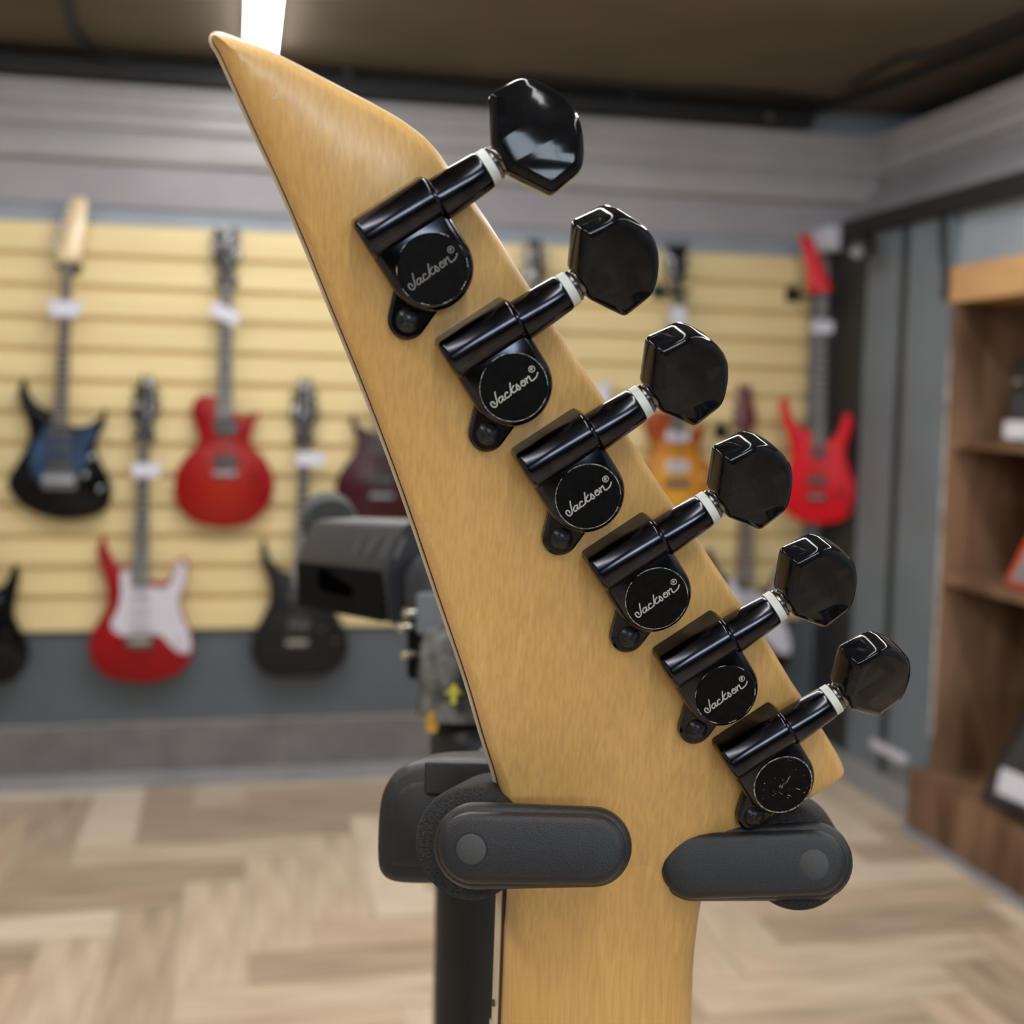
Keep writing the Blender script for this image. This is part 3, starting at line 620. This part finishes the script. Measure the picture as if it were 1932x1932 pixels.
for a in [(130, 500, 'black wall hanger holding the cream-headed black guitar'), (428, 530, 'black wall hanger holding the red single-cutaway guitar'), (726, 556, 'wall hanger of the burgundy guitar'), (1011, 568, 'wall hanger behind the foreground tuners'),
          (1282, 548, 'black wall hanger of the amber sunburst guitar', (1242, 550)), (1410, 826, 'black wall hanger of the brown sunburst guitar', (1360, 815)),
          (-38, 829, 'wall hanger of the guitar at the left edge'), (272, 822, 'wall hanger of the red guitar with white pickguard'), (574, 828, 'wall hanger of the matt black guitar'), (1144, 825, 'wall hanger of the white-headed guitar')]:
    hanger(a[0], a[1], a[2], a[3] if len(a) > 3 else None)
hanger(1553, 556, 'black wall hanger of the bright red pointed guitar', (1495, 556), 4.12)
for (px, py, ww, hh, ang, lb, yy) in [(123, 582, 60, 32, 0, 'white price tag on the neck of the cream-headed black guitar', YG), (425, 592, 56, 28, -.45, 'tilted white price tag on the neck of the red single-cutaway guitar', YG),
        (276, 887, 52, 26, .03, 'white price tag on the neck of the red guitar with white pickguard', YG), (586, 866, 52, 26, 0, 'white price tag on the neck of the matt black guitar', YG),
        (1280, 600, 28, 46, .25, 'small white price tag hanging on the amber sunburst guitar', YG), (1552, 617, 38, 24, 0, 'white price tag on the neck of the bright red pointed guitar', 4.12)]:
    c = onY(px, py, yy - .018); e = onY(px + ww, py + hh, yy - .018)
    tag_card(c, abs(e.x - c.x), abs(e.z - c.z), ang, lb)

# ------------------------------------------------------------------ foreground guitar: back of the headstock
CXP, CYP, KP = 8.0e-5, 1.145e-4, 4.3156
HN = (CX * (-CXP * F) + CY * (-CYP * F) + CZ).normalized() * -1        # plane normal, towards the viewer
H0 = W(966, 966, 1 / KP)
HU = (CX - HN * CX.dot(HN)).normalized(); HV = HN.cross(HU)
HF = frame(H0, HU, HV, HN)                                            # local x right, y up, z towards the viewer (metres)
def H2(px, py, n=0.0):
    q = on(px, py, H0 + HN * n, HN) - H0; return Vector((q.dot(HU), q.dot(HV)))
mm = .001
nut = H0 + HU * H2(1133, 1690).x + HV * H2(1133, 1690).y
eg = empty('foreground_guitar', Vector((nut.x, nut.y + .02, .39)), 'maple-necked electric guitar hanging with the back of its headstock to the viewer', 'guitar')
hp = [(399, 62), (408, 58), (440, 68), (520, 101), (640, 163), (720, 205), (772, 236), (812, 268), (838, 298), (858, 328), (888, 368), (927, 422), (991, 524), (1053, 620), (1150, 763), (1192, 828), (1274, 955), (1321, 1021), (1399, 1138), (1449, 1207), (1509, 1306), (1551, 1369), (1588, 1430), (1600, 1455), (1599, 1468), (1588, 1480), (1530, 1516), (1480, 1546), (1420, 1586), (1378, 1624), (1352, 1640), (1280, 1656), (1200, 1684),
      (1080, 1684), (1010, 1656), (972, 1640), (966, 1606), (962, 1560), (950, 1500), (925, 1420), (893, 1310), (842, 1160), (771, 950), (700, 760), (629, 585), (551, 395), (474, 228), (417, 102), (401, 74)]
ho = [H2(x, y) for x, y in hp]
if area(ho) < 0: ho = ho[::-1]
ho = spline(ho, 3)
hs = MB().plate(ho, HF, [(.0004, -.0082), (0, -.0078), (0, -.0026), (.0003, -.0014), (.0010, -.0005), (.0019, 0)]).obj('headstock', MAPLE, eg, smooth=60)
MB().plate(ho, HF, [(-.0002, -.0088), (-.0002, -.0081)]).obj('seam', DARKEDGE, eg, smooth=30)
MB().plate(ho, HF, [(-.0004, -.0108), (-.0008, -.0104), (-.0008, -.0094), (-.0004, -.0088)]).obj('face_veneer', BINDING, eg, smooth=30)
# chip in the lacquer near the tip
c = H2(517, 182); MB().ribbon(spline([c + Vector(p) * mm for p in [(-.35, .1), (-.2, -.2), (.1, -.3), (.35, -.05), (.4, .5)]], 4, False), .12 * mm, HF, .00003).obj('lacquer_chip', WASHERM, hs, smooth=None)

# neck: D profile hanging straight down, with fretboard
NX = Vector((HU.x, HU.y, 0)).normalized(); NZ = Vector((0, 0, 1)); NN = NX.cross(NZ) 
if NN.dot(HN) < 0: NN = -NN
TB = .034
def bend(t): return .185 * max(0, TB - t) ** 2 / (2 * TB)
apex = H0 + HU * H2(1133, 1600).x + HV * H2(1133, 1600).y - NN * (bend(.002) + .00014) + NX * .0040
ztop = apex.z + .002
def neck_ring(z, wd, th, ex=.75, k=28):
    c = Vector((apex.x, apex.y, z)) + NN * bend(ztop - z); r = []
    for i in range(k + 1):
        a = math.pi * i / k; cx_ = math.cos(a); sy = math.sin(a)
        r.append(c + NX * (math.copysign(abs(cx_) ** .8, cx_) * wd / 2) + NN * (-th + th * abs(sy) ** ex))
    return r
rr = [neck_ring(ztop - e[0], *e[1:]) for e in [(0, .0412, .0110, .06), (.004, .0408, .0112, .10), (.008, .0406, .0116, .15), (.012, .0404, .012, .22), (.017, .0404, .0123, .33), (.022, .0405, .0128, .44), (.028, .0407, .0133, .56), (.034, .0409, .0135, .66), (.1, .0432, .014), (.25, .0480, .0145), (.40, .0525, .015), (.52, .0560, .016)]]
MB().rings(rr).obj('neck', MAPLE, eg, smooth=60)
def slab(d0, d1, ex, name, m, t0=.012, t1=.56):
    b = MB(); rs = []
    for t, wd in ((t0, .0408), (t1, .0566)):
        c = Vector((apex.x, apex.y, ztop - t)); h = wd / 2 + ex
        rs.append([c + NX * h + NN * d0, c - NX * h + NN * d0, c - NX * h + NN * d1, c + NX * h + NN * d1])
    return b.rings(rs).obj(name, m, eg, smooth=None)
slab(-.0133, -.0127, .0003, 'seam', DARKEDGE)
fbd = slab(-.0190, -.0133, .0006, 'fretboard', BINDING)
slab(-.0196, -.0190, .0002, 'fretboard_face', ROSEWOOD)
fr_ = MB(); dots = MB()
for k in range(1, 22):
    t = .012 + .648 * (1 - 2 ** (-k / 12)); wd = .0408 + (.0566 - .0408) * (t - .012) / .548
    if t > .55: break
    c = Vector((apex.x, apex.y, ztop - t)) + NN * -.0196
    fr_.tube([c - NX * (wd / 2 + .0008), c + NX * (wd / 2 + .0008)], .0010, 8)
    if k in (3, 5, 7, 9, 12, 15, 17, 19):
        q = .012 + .648 * (1 - 2 ** (-(k - .5) / 12)); dots.turn(Vector((apex.x, apex.y, ztop - q)) + NN * -.0160 - NX * (wd / 2 + .0004), -NX, [(0, .0010), (.0003, .0010)], 12)
q = .012 + .030
dots.turn(Vector((apex.x, apex.y, ztop - q)) + NN * -.0160 - NX * (.0408 / 2 + .0012), -NX, [(0, .0008), (.0003, .0008)], 12)
fr_.obj('frets', STEEL, fbd); dots.obj('side_dots', DARKEDGE, fbd)
MB().box((-.0205, -.002, -.0235), (.0205, .003, -.0190), frame(Vector((apex.x, apex.y, ztop - .010)), NX, NZ, NN)).obj('nut', BLACKP, eg)
for k in range(6):
    t = (k - 2.5) / 5
    a = Vector((apex.x, apex.y, ztop - .010)) + NX * (t * .035) + NN * -.0236; b = Vector((apex.x, apex.y, ztop - .66)) + NX * (t * .052) + NN * -.034
    MB().tube([a, b], .00035 + .00005 * (5 - k), 6).obj('string', STEEL, eg)
# body (below the frame)
bo, _ = G(S_G1); bc = Vector((sum(p.x for p in bo) / len(bo), max(p.y for p in bo))); 
bt = Vector((apex.x, apex.y, ztop - .40))
bo = [Vector((-(p.x - bc.x), p.y - bc.y)) for p in bo]
FB = frame(bt + NN * -.020, NX, NZ, NN)
bd = MB().plate(spline(bo, 4), FB, [(.006, -.020), (0, -.014), (0, .016), (.006, .022)]).obj('body', BLACKBODY, eg, smooth=50)
MB().box((-.045, -.285, -.034), (.045, -.245, -.020), FB).obj('bridge', BLACKP, bd)
for yy in (-.18, -.11): MB().box((-.042, yy - .019, -.028), (.042, yy + .019, -.020), FB).obj('pickup', PICKUP, bd)

# tuning machines
AX = H2(1126.9, 836.6, .005) - H2(1009.7, 913.6, .005); AX.normalize(); BX = Vector((-AX.y, AX.x))
A3 = HU * AX.x + HV * AX.y; B3 = HU * BX.x + HV * BX.y
discs = [(816, 507.5), (969.7, 731), (1110, 937), (1239.4, 1129.7), (1368.9, 1311), (1478, 1481)]
PHI = [-13, 20, 20, 17, 16, 22]
C0 = (892, 847); SC = 157.6
strokes = [[(360, 940), (385, 1080), (415, 1200), (428, 1290), (395, 1352), (345, 1368), (285, 1335), (248, 1270), (270, 1225), (310, 1220), (350, 1255), (362, 1300)],
           [(560, 1070), (505, 1095), (470, 1160), (490, 1230), (530, 1242), (570, 1190), (572, 1060)], [(570, 1060), (585, 1140), (620, 1182), (660, 1130), (680, 1125)],
           [(720, 995), (690, 965), (650, 1000), (640, 1070), (680, 1128), (740, 1100), (800, 1040)],
           [(775, 705), (785, 820), (800, 930), (812, 1055)], [(890, 780), (835, 870), (825, 920), (860, 980), (910, 970), (970, 910)],
           [(945, 755), (962, 830), (965, 925)], [(945, 755), (1010, 805), (1065, 860), (1030, 910), (975, 870)],
           [(1085, 690), (1080, 740), (1110, 800), (1160, 805), (1205, 760), (1190, 690), (1140, 660), (1085, 690), (1150, 725)],
           [(1180, 605), (1225, 640), (1268, 745)], [(1225, 640), (1285, 548), (1320, 600), (1370, 675), (1440, 640), (1510, 560), (1545, 440)],
           [(1375 + 84 * math.cos(a * .3927), 355 + 84 * math.sin(a * .3927)) for a in range(17)],
           [(1345, 400), (1352, 318), (1395, 328), (1365, 360), (1405, 398)]]
tips = ['nearest the headstock tip, faint lettering', 'second from the headstock tip', 'third from the headstock tip', 'fourth from the headstock tip', 'fifth from the headstock tip', 'nearest the stand, lettering worn off']
for k, (dx, dy) in enumerate(discs):
    HT = .0068
    c2 = H2(dx, dy, HT); O = H0 + HU * c2.x + HV * c2.y
    TF = frame(O, A3, B3, HN)                  # a along the shaft, b towards the worm cylinder, z off the wood
    hw = 7.2 * mm
    half = [(math.cos(math.pi + math.pi * i / 24) * hw, math.sin(math.pi + math.pi * i / 24) * hw) for i in range(25)] + [(hw, 9.2 * mm), (-hw, 9.2 * mm)]
    mb = MB().plate([Vector(p) for p in half], TF, [(.0002, 0), (0, .0003), (0, .0050), (.0005, .0060), (.0013, .0065)])
    # worm cylinder block: profile in (b, z) swept along a
    cb, cz, r = 9.6 * mm, 4.6 * mm, 3.75 * mm
    pr = [(cb + r, 0)] + [(cb + r * math.cos(math.pi * i / 20), cz + r * math.sin(math.pi * i / 20)) for i in range(21)] + [(cb - r, 0)]
    WF = frame(O - A3 * hw, B3, HN, A3)
    mb.plate([Vector(p) for p in pr], WF, [(.0007, 0), (.0001, .0005), (0, .0010), (0, 2 * hw - .0010), (.0001, 2 * hw - .0005), (.0007, 2 * hw)])
    # tab for the screw
    tb = capsule((-2.5 * mm, -2.0 * mm), (-8.0 * mm, -5.6 * mm), 4.6 * mm, 3.3 * mm)
    mb.plate(tb, TF, [(.0002, 0), (0, .0003), (0, .0017), (.0005, .0022)])
    tm = mb.obj('tuning_machine', BLACKCHROME, eg, smooth=40, label='glossy black tuning machine ' + tips[k])
    if k < 5:
        MB().plate(circle((0, 0), 5.9 * mm), TF, [(0, .0062), (0, .0067), (.0002, .0069)]).obj('cap', BLACKGLOSS, tm)
    else:
        MB().plate(circle((0, 0), 5.9 * mm), TF, [(0, .0062), (0, .0067), (.0002, .0069)]).obj('cap', BLACKGLOSS, tm, label='scuffed cap without lettering')
    # bright worn ring round the cap
    rn = MB(); n_ = 48
    for i in range(n_):
        if k in (0, 4) and (i * 7919 + k) % 5 > 1: continue
        if k in (1, 2, 3) and (12 < i < 15 or 40 < i < 44): continue
        a0, a1 = 2 * math.pi * i / n_, 2 * math.pi * (i + 1) / n_; r0, r1 = 5.86 * mm, (6.02 if k < 5 else 6.10) * mm
        rn.add([TF @ Vector((math.cos(a) * r, math.sin(a) * r, .00672)) for a, r in ((a0, r0), (a1, r0), (a1, r1), (a0, r1))], [(0, 1, 2, 3)])
    rn.obj('worn_ring', WORN, tm, smooth=None)
    UV = frame(O, HU, HV, HN)
    if k < 5:
        lt = MB()
        for s in strokes:
            p = [Vector(((x - C0[0]) / SC * mm, -(y - C0[1]) / SC * mm)) for x, y in s]
            lt.ribbon(spline(p, 5, False), (.25 if len(s) > 5 or True else .2) * mm * (.62 if s is strokes[-1] or s is strokes[-2] else 1), UV, .00693 + .000002 * strokes.index(s))
        lt.obj('lettering', PRINT if k else mat('faint_print', (.16, .15, .14), .5, 0, .1, 3000), tm, smooth=None, label='silver script lettering')
    else:
        sc_ = MB(); rnd = random.Random(3)
        for (x0, y0, x1, y1) in [(-.6, -.4, .1, .5), (-.4, -.7, -.2, .1), (.2, .2, .9, 1.1), (.8, 1.2, 1.3, 1.9), (-.9, -.3, -.6, .4), (2.6, -.9, 3.5, -1.3), (1.0, -2.2, 1.5, -2.4), (-2.2, -1.9, -1.8, -2.1)]:
            sc_.ribbon([Vector((x0, y0)) * mm, Vector(((x0 + x1) / 2 + .05, (y0 + y1) / 2)) * mm, Vector((x1, y1)) * mm], .13 * mm, UV, .00693)
        for i in range(22):
            a = rnd.uniform(0, 6.28); r = rnd.uniform(1, 5.4); p = Vector((math.cos(a) * r, math.sin(a) * r)) * mm; s = rnd.uniform(.05, .12) * mm
            sc_.ribbon([p, p + Vector((s, s * .6)), p + Vector((2 * s, s))], s, UV, .00694)
        sc_.obj('scratches', WORN, tm, smooth=None)
    # shaft, washer, collar
    sb = O + B3 * 8.6 * mm + HN * 4.4 * mm
    MB().turn(sb, A3, [(6.6 * mm, 3.1 * mm), (7.0 * mm, 3.65 * mm), (7.6 * mm, 3.7 * mm), (15.6 * mm, 3.3 * mm), (16.1 * mm, 3.15 * mm), (16.2 * mm, 2.5 * mm)], 40).obj('shaft_sleeve', BLACKCHROME, tm, smooth=30)
    MB().turn(sb, A3, [(16.2 * mm, 3.1 * mm), (16.25 * mm, 3.15 * mm), (17.7 * mm, 3.1 * mm), (17.75 * mm, 3.0 * mm)], 40).obj('washer', WASHERM, tm, smooth=30)
    MB().turn(sb, A3, [(17.7 * mm, 2.5 * mm), (17.9 * mm, 2.85 * mm), (18.3 * mm, 2.9 * mm), (18.6 * mm, 2.45 * mm), (18.9 * mm, 2.6 * mm), (19.6 * mm, 2.6 * mm), (20.2 * mm, 2.2 * mm), (21.0 * mm, 1.8 * mm)], 36).obj('collar', DARKCHROME, tm, smooth=30)
    # button
    ph = math.radians(PHI[k]); Bc = B3 * math.cos(ph) + HN * math.sin(ph); Nc = HN * math.cos(ph) - B3 * math.sin(ph)
    BF = frame(sb + A3 * 19.0 * mm, A3, Bc, Nc)
    dome = [(10.4, 8.9), (12.0, 7.3), (13.6, 4.6), (14.5, 2.2), (14.8, 0), (14.5, -2.2), (13.6, -4.6), (12.0, -7.3), (10.4, -8.9)]
    ol = [(0, -2.6), (4.2, -9.6)] + dome[::-1] + [(4.2, 9.6), (0, 2.6)]
    ol = rounded([Vector(p) * mm for p in ol], [.5 * mm, .9 * mm, 1.3 * mm] + [.8 * mm] * 7 + [1.3 * mm, .9 * mm, .5 * mm], 3)
    # flat centre with softly sloping rims on both faces
    MB().plate(ol, BF, [(.0017, -.0034), (.0006, -.0031), (.0001, -.0024), (0, -.0012), (0, .0012), (.0001, .0024), (.0006, .0031), (.0017, .0034)]).obj('button', BUTTONM, tm, smooth=50)
    # screw
    sp = O + A3 * -8.0 * mm + B3 * -5.6 * mm
    MB().turn(sp, HN, [(.0018, 2.2 * mm), (.0024, 2.15 * mm), (.0031, 1.6 * mm), (.0034, .8 * mm), (.00345, .2 * mm)], 24).obj('screw', SCREWM, tm)
    SF = frame(sp, A3, B3, HN)
    MB().box((-1.3 * mm, -.25 * mm, .0030), (1.3 * mm, .25 * mm, .00348), SF).box((-.25 * mm, -1.3 * mm, .0030), (.25 * mm, 1.3 * mm, .00348), SF).obj('cross_slot', BLACKP, tm)
    # string post on the playing side
    MB().turn(O - HN * .0106, -HN, [(0, 5.0 * mm), (.002, 5.0 * mm), (.003, 3.2 * mm), (.016, 2.9 * mm), (.019, 3.2 * mm), (.0195, 2.8 * mm)], 20).obj('string_post', BLACKCHROME, tm)

# ------------------------------------------------------------------ three-way hanging stand
pole = W(882, 1800, .567); PXY = Vector((pole.x, pole.y, 0))
st = empty('guitar_stand', (pole.x, pole.y, 0), 'black three-way guitar stand whose locking yoke holds the foreground neck', 'guitar stand')
zc = W(880, 1345, .567).z
MB().turn(PXY + NZ * .10, NZ, [(0, .015), (zc - .10 - .028, .015)], 32).obj('lower_pole', POLEM, st)
cl = MB().turn(PXY + NZ * (zc - .030), NZ, [(0, .0165), (.001, .0180), (.021, .0180), (.025, .0172), (.030, .0135), (.033, .011)], 36).obj('clutch_collar', BLACKP, st)
MB().turn(PXY + NZ * (zc - .024) + Vector((-.022, -.004, -.004)), Vector((-1, -.3, 0)), [(0, .004), (.004, .005), (.007, .003)], 16).obj('lever_pivot', CHROME, cl)
zh = W(896, 1215, .567).z
MB().turn(PXY + NZ * (zc - .01), NZ, [(0, .0095), (zh - zc + .01, .0095)], 24).obj('upper_pole', CHROME, st)
wr_ = MB().turn(PXY + Vector((-.003, 0, zc + .003)), Vector((-.02, 0, 1)), [(0, .0215), (.010, .0205), (.020, .0212), (.030, .0200), (.036, .0180), (.040, .012), (.041, .003)], 24).obj('plastic_wrap', CLEARWRAP, st)
# yellow arrow and orange mark printed on the wrap
def stick(px, py, pts, m, name):
    c = W(px, py, .534 if m is STICKY else .540); fr = frame(c, CX, -CY, -CZ)
    MB().plate([Vector(p) * mm for p in pts], fr, [(0, -.004), (0, .0004)]).obj(name, m, wr_, smooth=None)
stick(856, 1310, [(-1.2, -4), (1.2, -4), (1.0, 0), (3.6, 0), (0, 4.5), (-3.6, 0), (-1.2, 0)], STICKY, 'arrow_print')
stick(815, 1362, [(-2.5, -4), (1.5, -5), (3, -1), (2.5, 4), (-.5, 5), (-3, 1)], STICKO, 'orange_mark')
# hub
hz = W(800, 1155, .55).z
hubc = W(838, 1155, .553)
HB = frame(hubc, CX, -CY, -CZ)
ho_ = rounded([(-.0165, -.009), (.035, -.009), (.035, .0275), (-.010, .0275), (-.0175, .016)], [.002, .004, .010, .010, .004])
hub = MB().plate(ho_, HB, [(.002, -.034), (0, -.032), (0, -.004), (.0015, -.001), (.004, 0)]).obj('hub', STANDGREY, st)
MB().plate(rounded([(-.0120, -.0095), (.030, -.0095), (.030, .0085), (-.0120, .0085)], .002), HB, [(0, -.001), (0, .003), (.0008, .004)]).obj('hub_plate', mat('light_grey_plastic', (.13, .137, .155), .45, 0, .05, 300), hub)
MB().plate(rounded([(-.0160, -.029), (-.004, -.029), (-.004, -.008), (-.0160, -.008)], .002), HB, [(0, -.030), (0, .000), (.001, .001)]).obj('bracket', ARMBLACK, hub)
MB().plate(rounded([(-.004, -.015), (.035, -.015), (.035, -.008), (-.004, -.008)], .001), HB, [(0, -.034), (0, -.006)]).obj('bracket', ARMBLACK, hub)
for (px, py) in [(764, 1157), (754, 1183), (760, 1235)]:  # bright bolt shapes standing in for highlights on the hub's left side
    c = W(px, py, .548); MB().turn(c, -CX - CZ * .5, [(-.006, .0012), (-.002, .0024), (0, .0024), (.001, .001)], 12).obj('hub_highlight', HUBGLINT, hub)
# far yoke: moulded arm with sloping top, seen past the headstock
p0 = W(598, 1095, .672); p1 = W(775, 1120, .572); d = (p1 - p0); Ln = d.length; d.normalize()
sx = d.cross(NZ).normalized(); 
if sx.dot(CZ) > 0: sx = -sx                      # towards the viewer
upv = sx.cross(d); 
if upv.z < 0: upv = -upv
AF = frame(p0, sx, upv, d)
prf = [(.010, -.013), (.012, .012), (.002, .032), (-.020, .033), (-.022, -.013)]
MB().plate(rounded(prf, .003), AF, [(.006, -.004), (.001, .000), (0, .006), (0, Ln)]).obj('yoke_arm', RUBBER if False else STANDGREY, st, label='moulded grey arm of the far yoke')
FF = frame(p0 + sx * .0115, d, upv, sx)
MB().plate(rounded([(.002, -.0125), (Ln - .004, -.0125), (Ln - .004, .0105), (.002, .0105)], .004), FF, [(0, -.004), (0, .0003)]).obj('arm_side', ARMBLACK, st)
kx = .060
sl = MB().plate(capsule((kx - .022, .003), (kx + .014, -.001), .0058, .0024), FF, [(0, .0003), (0, .0006)]).obj('keyhole_slot', mat('slot_black', (.001, .001, .001), 1.0, 0, 0, 10, spec=0), st, smooth=None)
# embossed marks on the sloping face
sv = (upv * .020 - sx * .010).normalized(); TFm = frame(p0 + sx * .0075 + upv * .021, d, sv, sx * .894 + upv * .447)
marks = MB()
for (x_, s_) in [(.075, 'I'), (.092, 'V'), (.108, 'I'), (.122, 'I')]:
    if s_ == 'I': marks.box((x_ - .0015, -.005, 0), (x_ + .0015, .005, .0006), TFm)
    else:
        marks.ribbon([Vector((x_ - .004, .005)), Vector((x_, -.005))], .0022, TFm, .0006); marks.ribbon([Vector((x_, -.005)), Vector((x_ + .004, .005))], .0022, TFm, .0007)
marks.obj('embossed_lettering', mat('embossed_grey', (.075, .075, .08), .5, 0, .1, 200), st, smooth=None)
fc = W(622, 985, .70)
MB().turn(fc - NN * .03, NN, [(0, .0145), (.004, .0152), (.045, .0152), (.05, .014)], 24).obj('foam_post', mat('grey_foam', (.035, .037, .038), .8, 0, .2, 800), st)

# near yoke: two foam posts with swinging gates in front
YN = (NN * .98 + NX * -.08).normalized()
YX = NZ.cross(YN); YX = YX if YX.dot(CX) > 0 else -YX
YU = YN.cross(YX)
def gate(pin, tip, zpin, ztip, rp, rt, foam, zf, rf, side):
    P0 = W(pin[0], pin[1], zpin); P1 = W(tip[0], tip[1], ztip)
    n = -CZ * .96 + (-CX) * (.16) - CY * 0.10; n.normalize()
    ex = (P1 - P0); ex = (ex - n * ex.dot(n)); L = ex.length; ex.normalize(); ey = n.cross(ex)
    fr = frame(P0, ex, ey, n)
    out = capsule((0, 0), (L, 0), rp, rt, 20)
    gt = MB().plate(capsule((0, 0), (L, 0), rp + .0012, rt + .0006, 20), fr, [(.0003, -.0065), (0, -.0060), (0, -.0036), (.0008, -.0026), (.0016, -.0024)])
    gt.plate(out, fr, [(.0003, -.0026), (.0002, -.0016), (.0005, -.0008), (.0011, -.00025), (.0019, 0)])
    go = gt.obj('gate', RUBBER, st, smooth=50, label='black locking gate at the ' + side)
    pn = MB().plate(circle((0, 0), .0028, 32), fr, [(0, -.001), (0, .0001), (.0002, .0002)]).obj('pin_cap', PINM, go)
    rn = MB(); n_ = 40
    for i in range(n_):
        a0, a1 = 2 * math.pi * i / n_, 2 * math.pi * (i + 1) / n_
        rn.add([fr @ Vector((math.cos(a) * r, math.sin(a) * r, .00006)) for a, r in ((a0, .0028), (a1, .0028), (a1, .0031), (a0, .0031))], [(0, 1, 2, 3)])
    rn.obj('pin_groove', BLACKP, go, smooth=None)
    fcn = W(foam[0], foam[1], zf)
    MB().turn(fcn, -n, [(0, rf - .0012), (.0008, rf - .0003), (.0018, rf), (.030, rf), (.032, rf - .001)], 48).obj('foam_post', FOAM, st, smooth=50)
    return fcn, n
f1, n1 = gate((889, 1602), (1121, 1593), .236, .2395, .0068, .0066, (884, 1592), .2435, .0108, 'left of the neck')
f2, n2 = gate((1536, 1630), (1304, 1650), .252, .2480, .0066, .0067, (1503, 1624), .2560, .0101, 'right of the neck')
# housing block of the left arm
blk = [(704, 1632), (708, 1520), (722, 1478), (748, 1448), (785, 1436), (905, 1432), (975, 1450), (985, 1672), (740, 1672), (716, 1658)]
bp0 = W(822, 1553, .276); bn = n1
bx_ = (CX - bn * CX.dot(bn)).normalized(); by_ = bn.cross(bx_)
bo2 = []
for x_, y_ in blk:
    q = on(x_, y_, bp0, bn) - bp0; bo2.append(Vector((q.dot(bx_), q.dot(by_))))
bo2 = rounded(bo2, .006, 4)
bl = MB().plate(bo2, frame(bp0, bx_, by_, bn), [(.002, -.026), (0, -.024), (0, -.0035), (.0006, -.0012), (.0022, 0)]).obj('yoke_housing', RUBBER, st, smooth=50)
MB().plate(bo2, frame(bp0, bx_, by_, bn), [(.0042, -.001), (.0042, .0006), (.0052, .0012)]).obj('housing_rim', STANDGREY if False else RUBBER, bl, smooth=50)
q = on(860, 1462, bp0, bn) - bp0
MB().box((-.0065, -.004, -.002), (.012, .003, .0025), frame(bp0 + bx_ * q.dot(bx_) + by_ * q.dot(by_), bx_, by_, bn)).obj('stop_lug', RUBBER, bl, bevel=.0006)
# right arm housing, smaller and hidden behind the headstock corner
fr2 = frame(f2 - n2 * .030, bx_, by_, n2)
MB().plate(circle((-.002, .001), .0095, 24), fr2, [(.002, -.020), (0, -.018), (0, .0)]).obj('yoke_housing', RUBBER, st)
e1 = bp0 - bn * .020 - NZ * .004; e2 = f2 - n2 * .045; md = PXY + NZ * (zh + .002)
mid = (e1 + e2) / 2 + (md - (e1 + e2) / 2) * .35
MB().tube(spline([e1, e1.lerp(mid, .6) + CX * -.004, mid], 5, False), .008, 12).obj('yoke_arm', RUBBER, st)
MB().tube(spline([e2, e2.lerp(mid, .6) + CX * .004, mid], 5, False), .008, 12).obj('yoke_arm', RUBBER, st)
MB().tube([mid, md], .009, 12).obj('yoke_arm', RUBBER, st)
for k in range(3):
    a = 2 * math.pi * k / 3 + .5; dv = Vector((math.cos(a), math.sin(a), 0))
    MB().tube([PXY + NZ * .42 + dv * .014, PXY + NZ * .012 + dv * .33], .009, 12).obj('leg', POLEM, st)
    MB().turn(PXY + NZ * .0 + dv * .33, NZ, [(0, .013), (.004, .015), (.022, .012)], 14).obj('rubber_foot', RUBBER, st)
MB().turn(PXY + NZ * .39, NZ, [(0, .018), (.002, .021), (.05, .021), (.052, .018)], 24).obj('leg_collar', BLACKP, st)
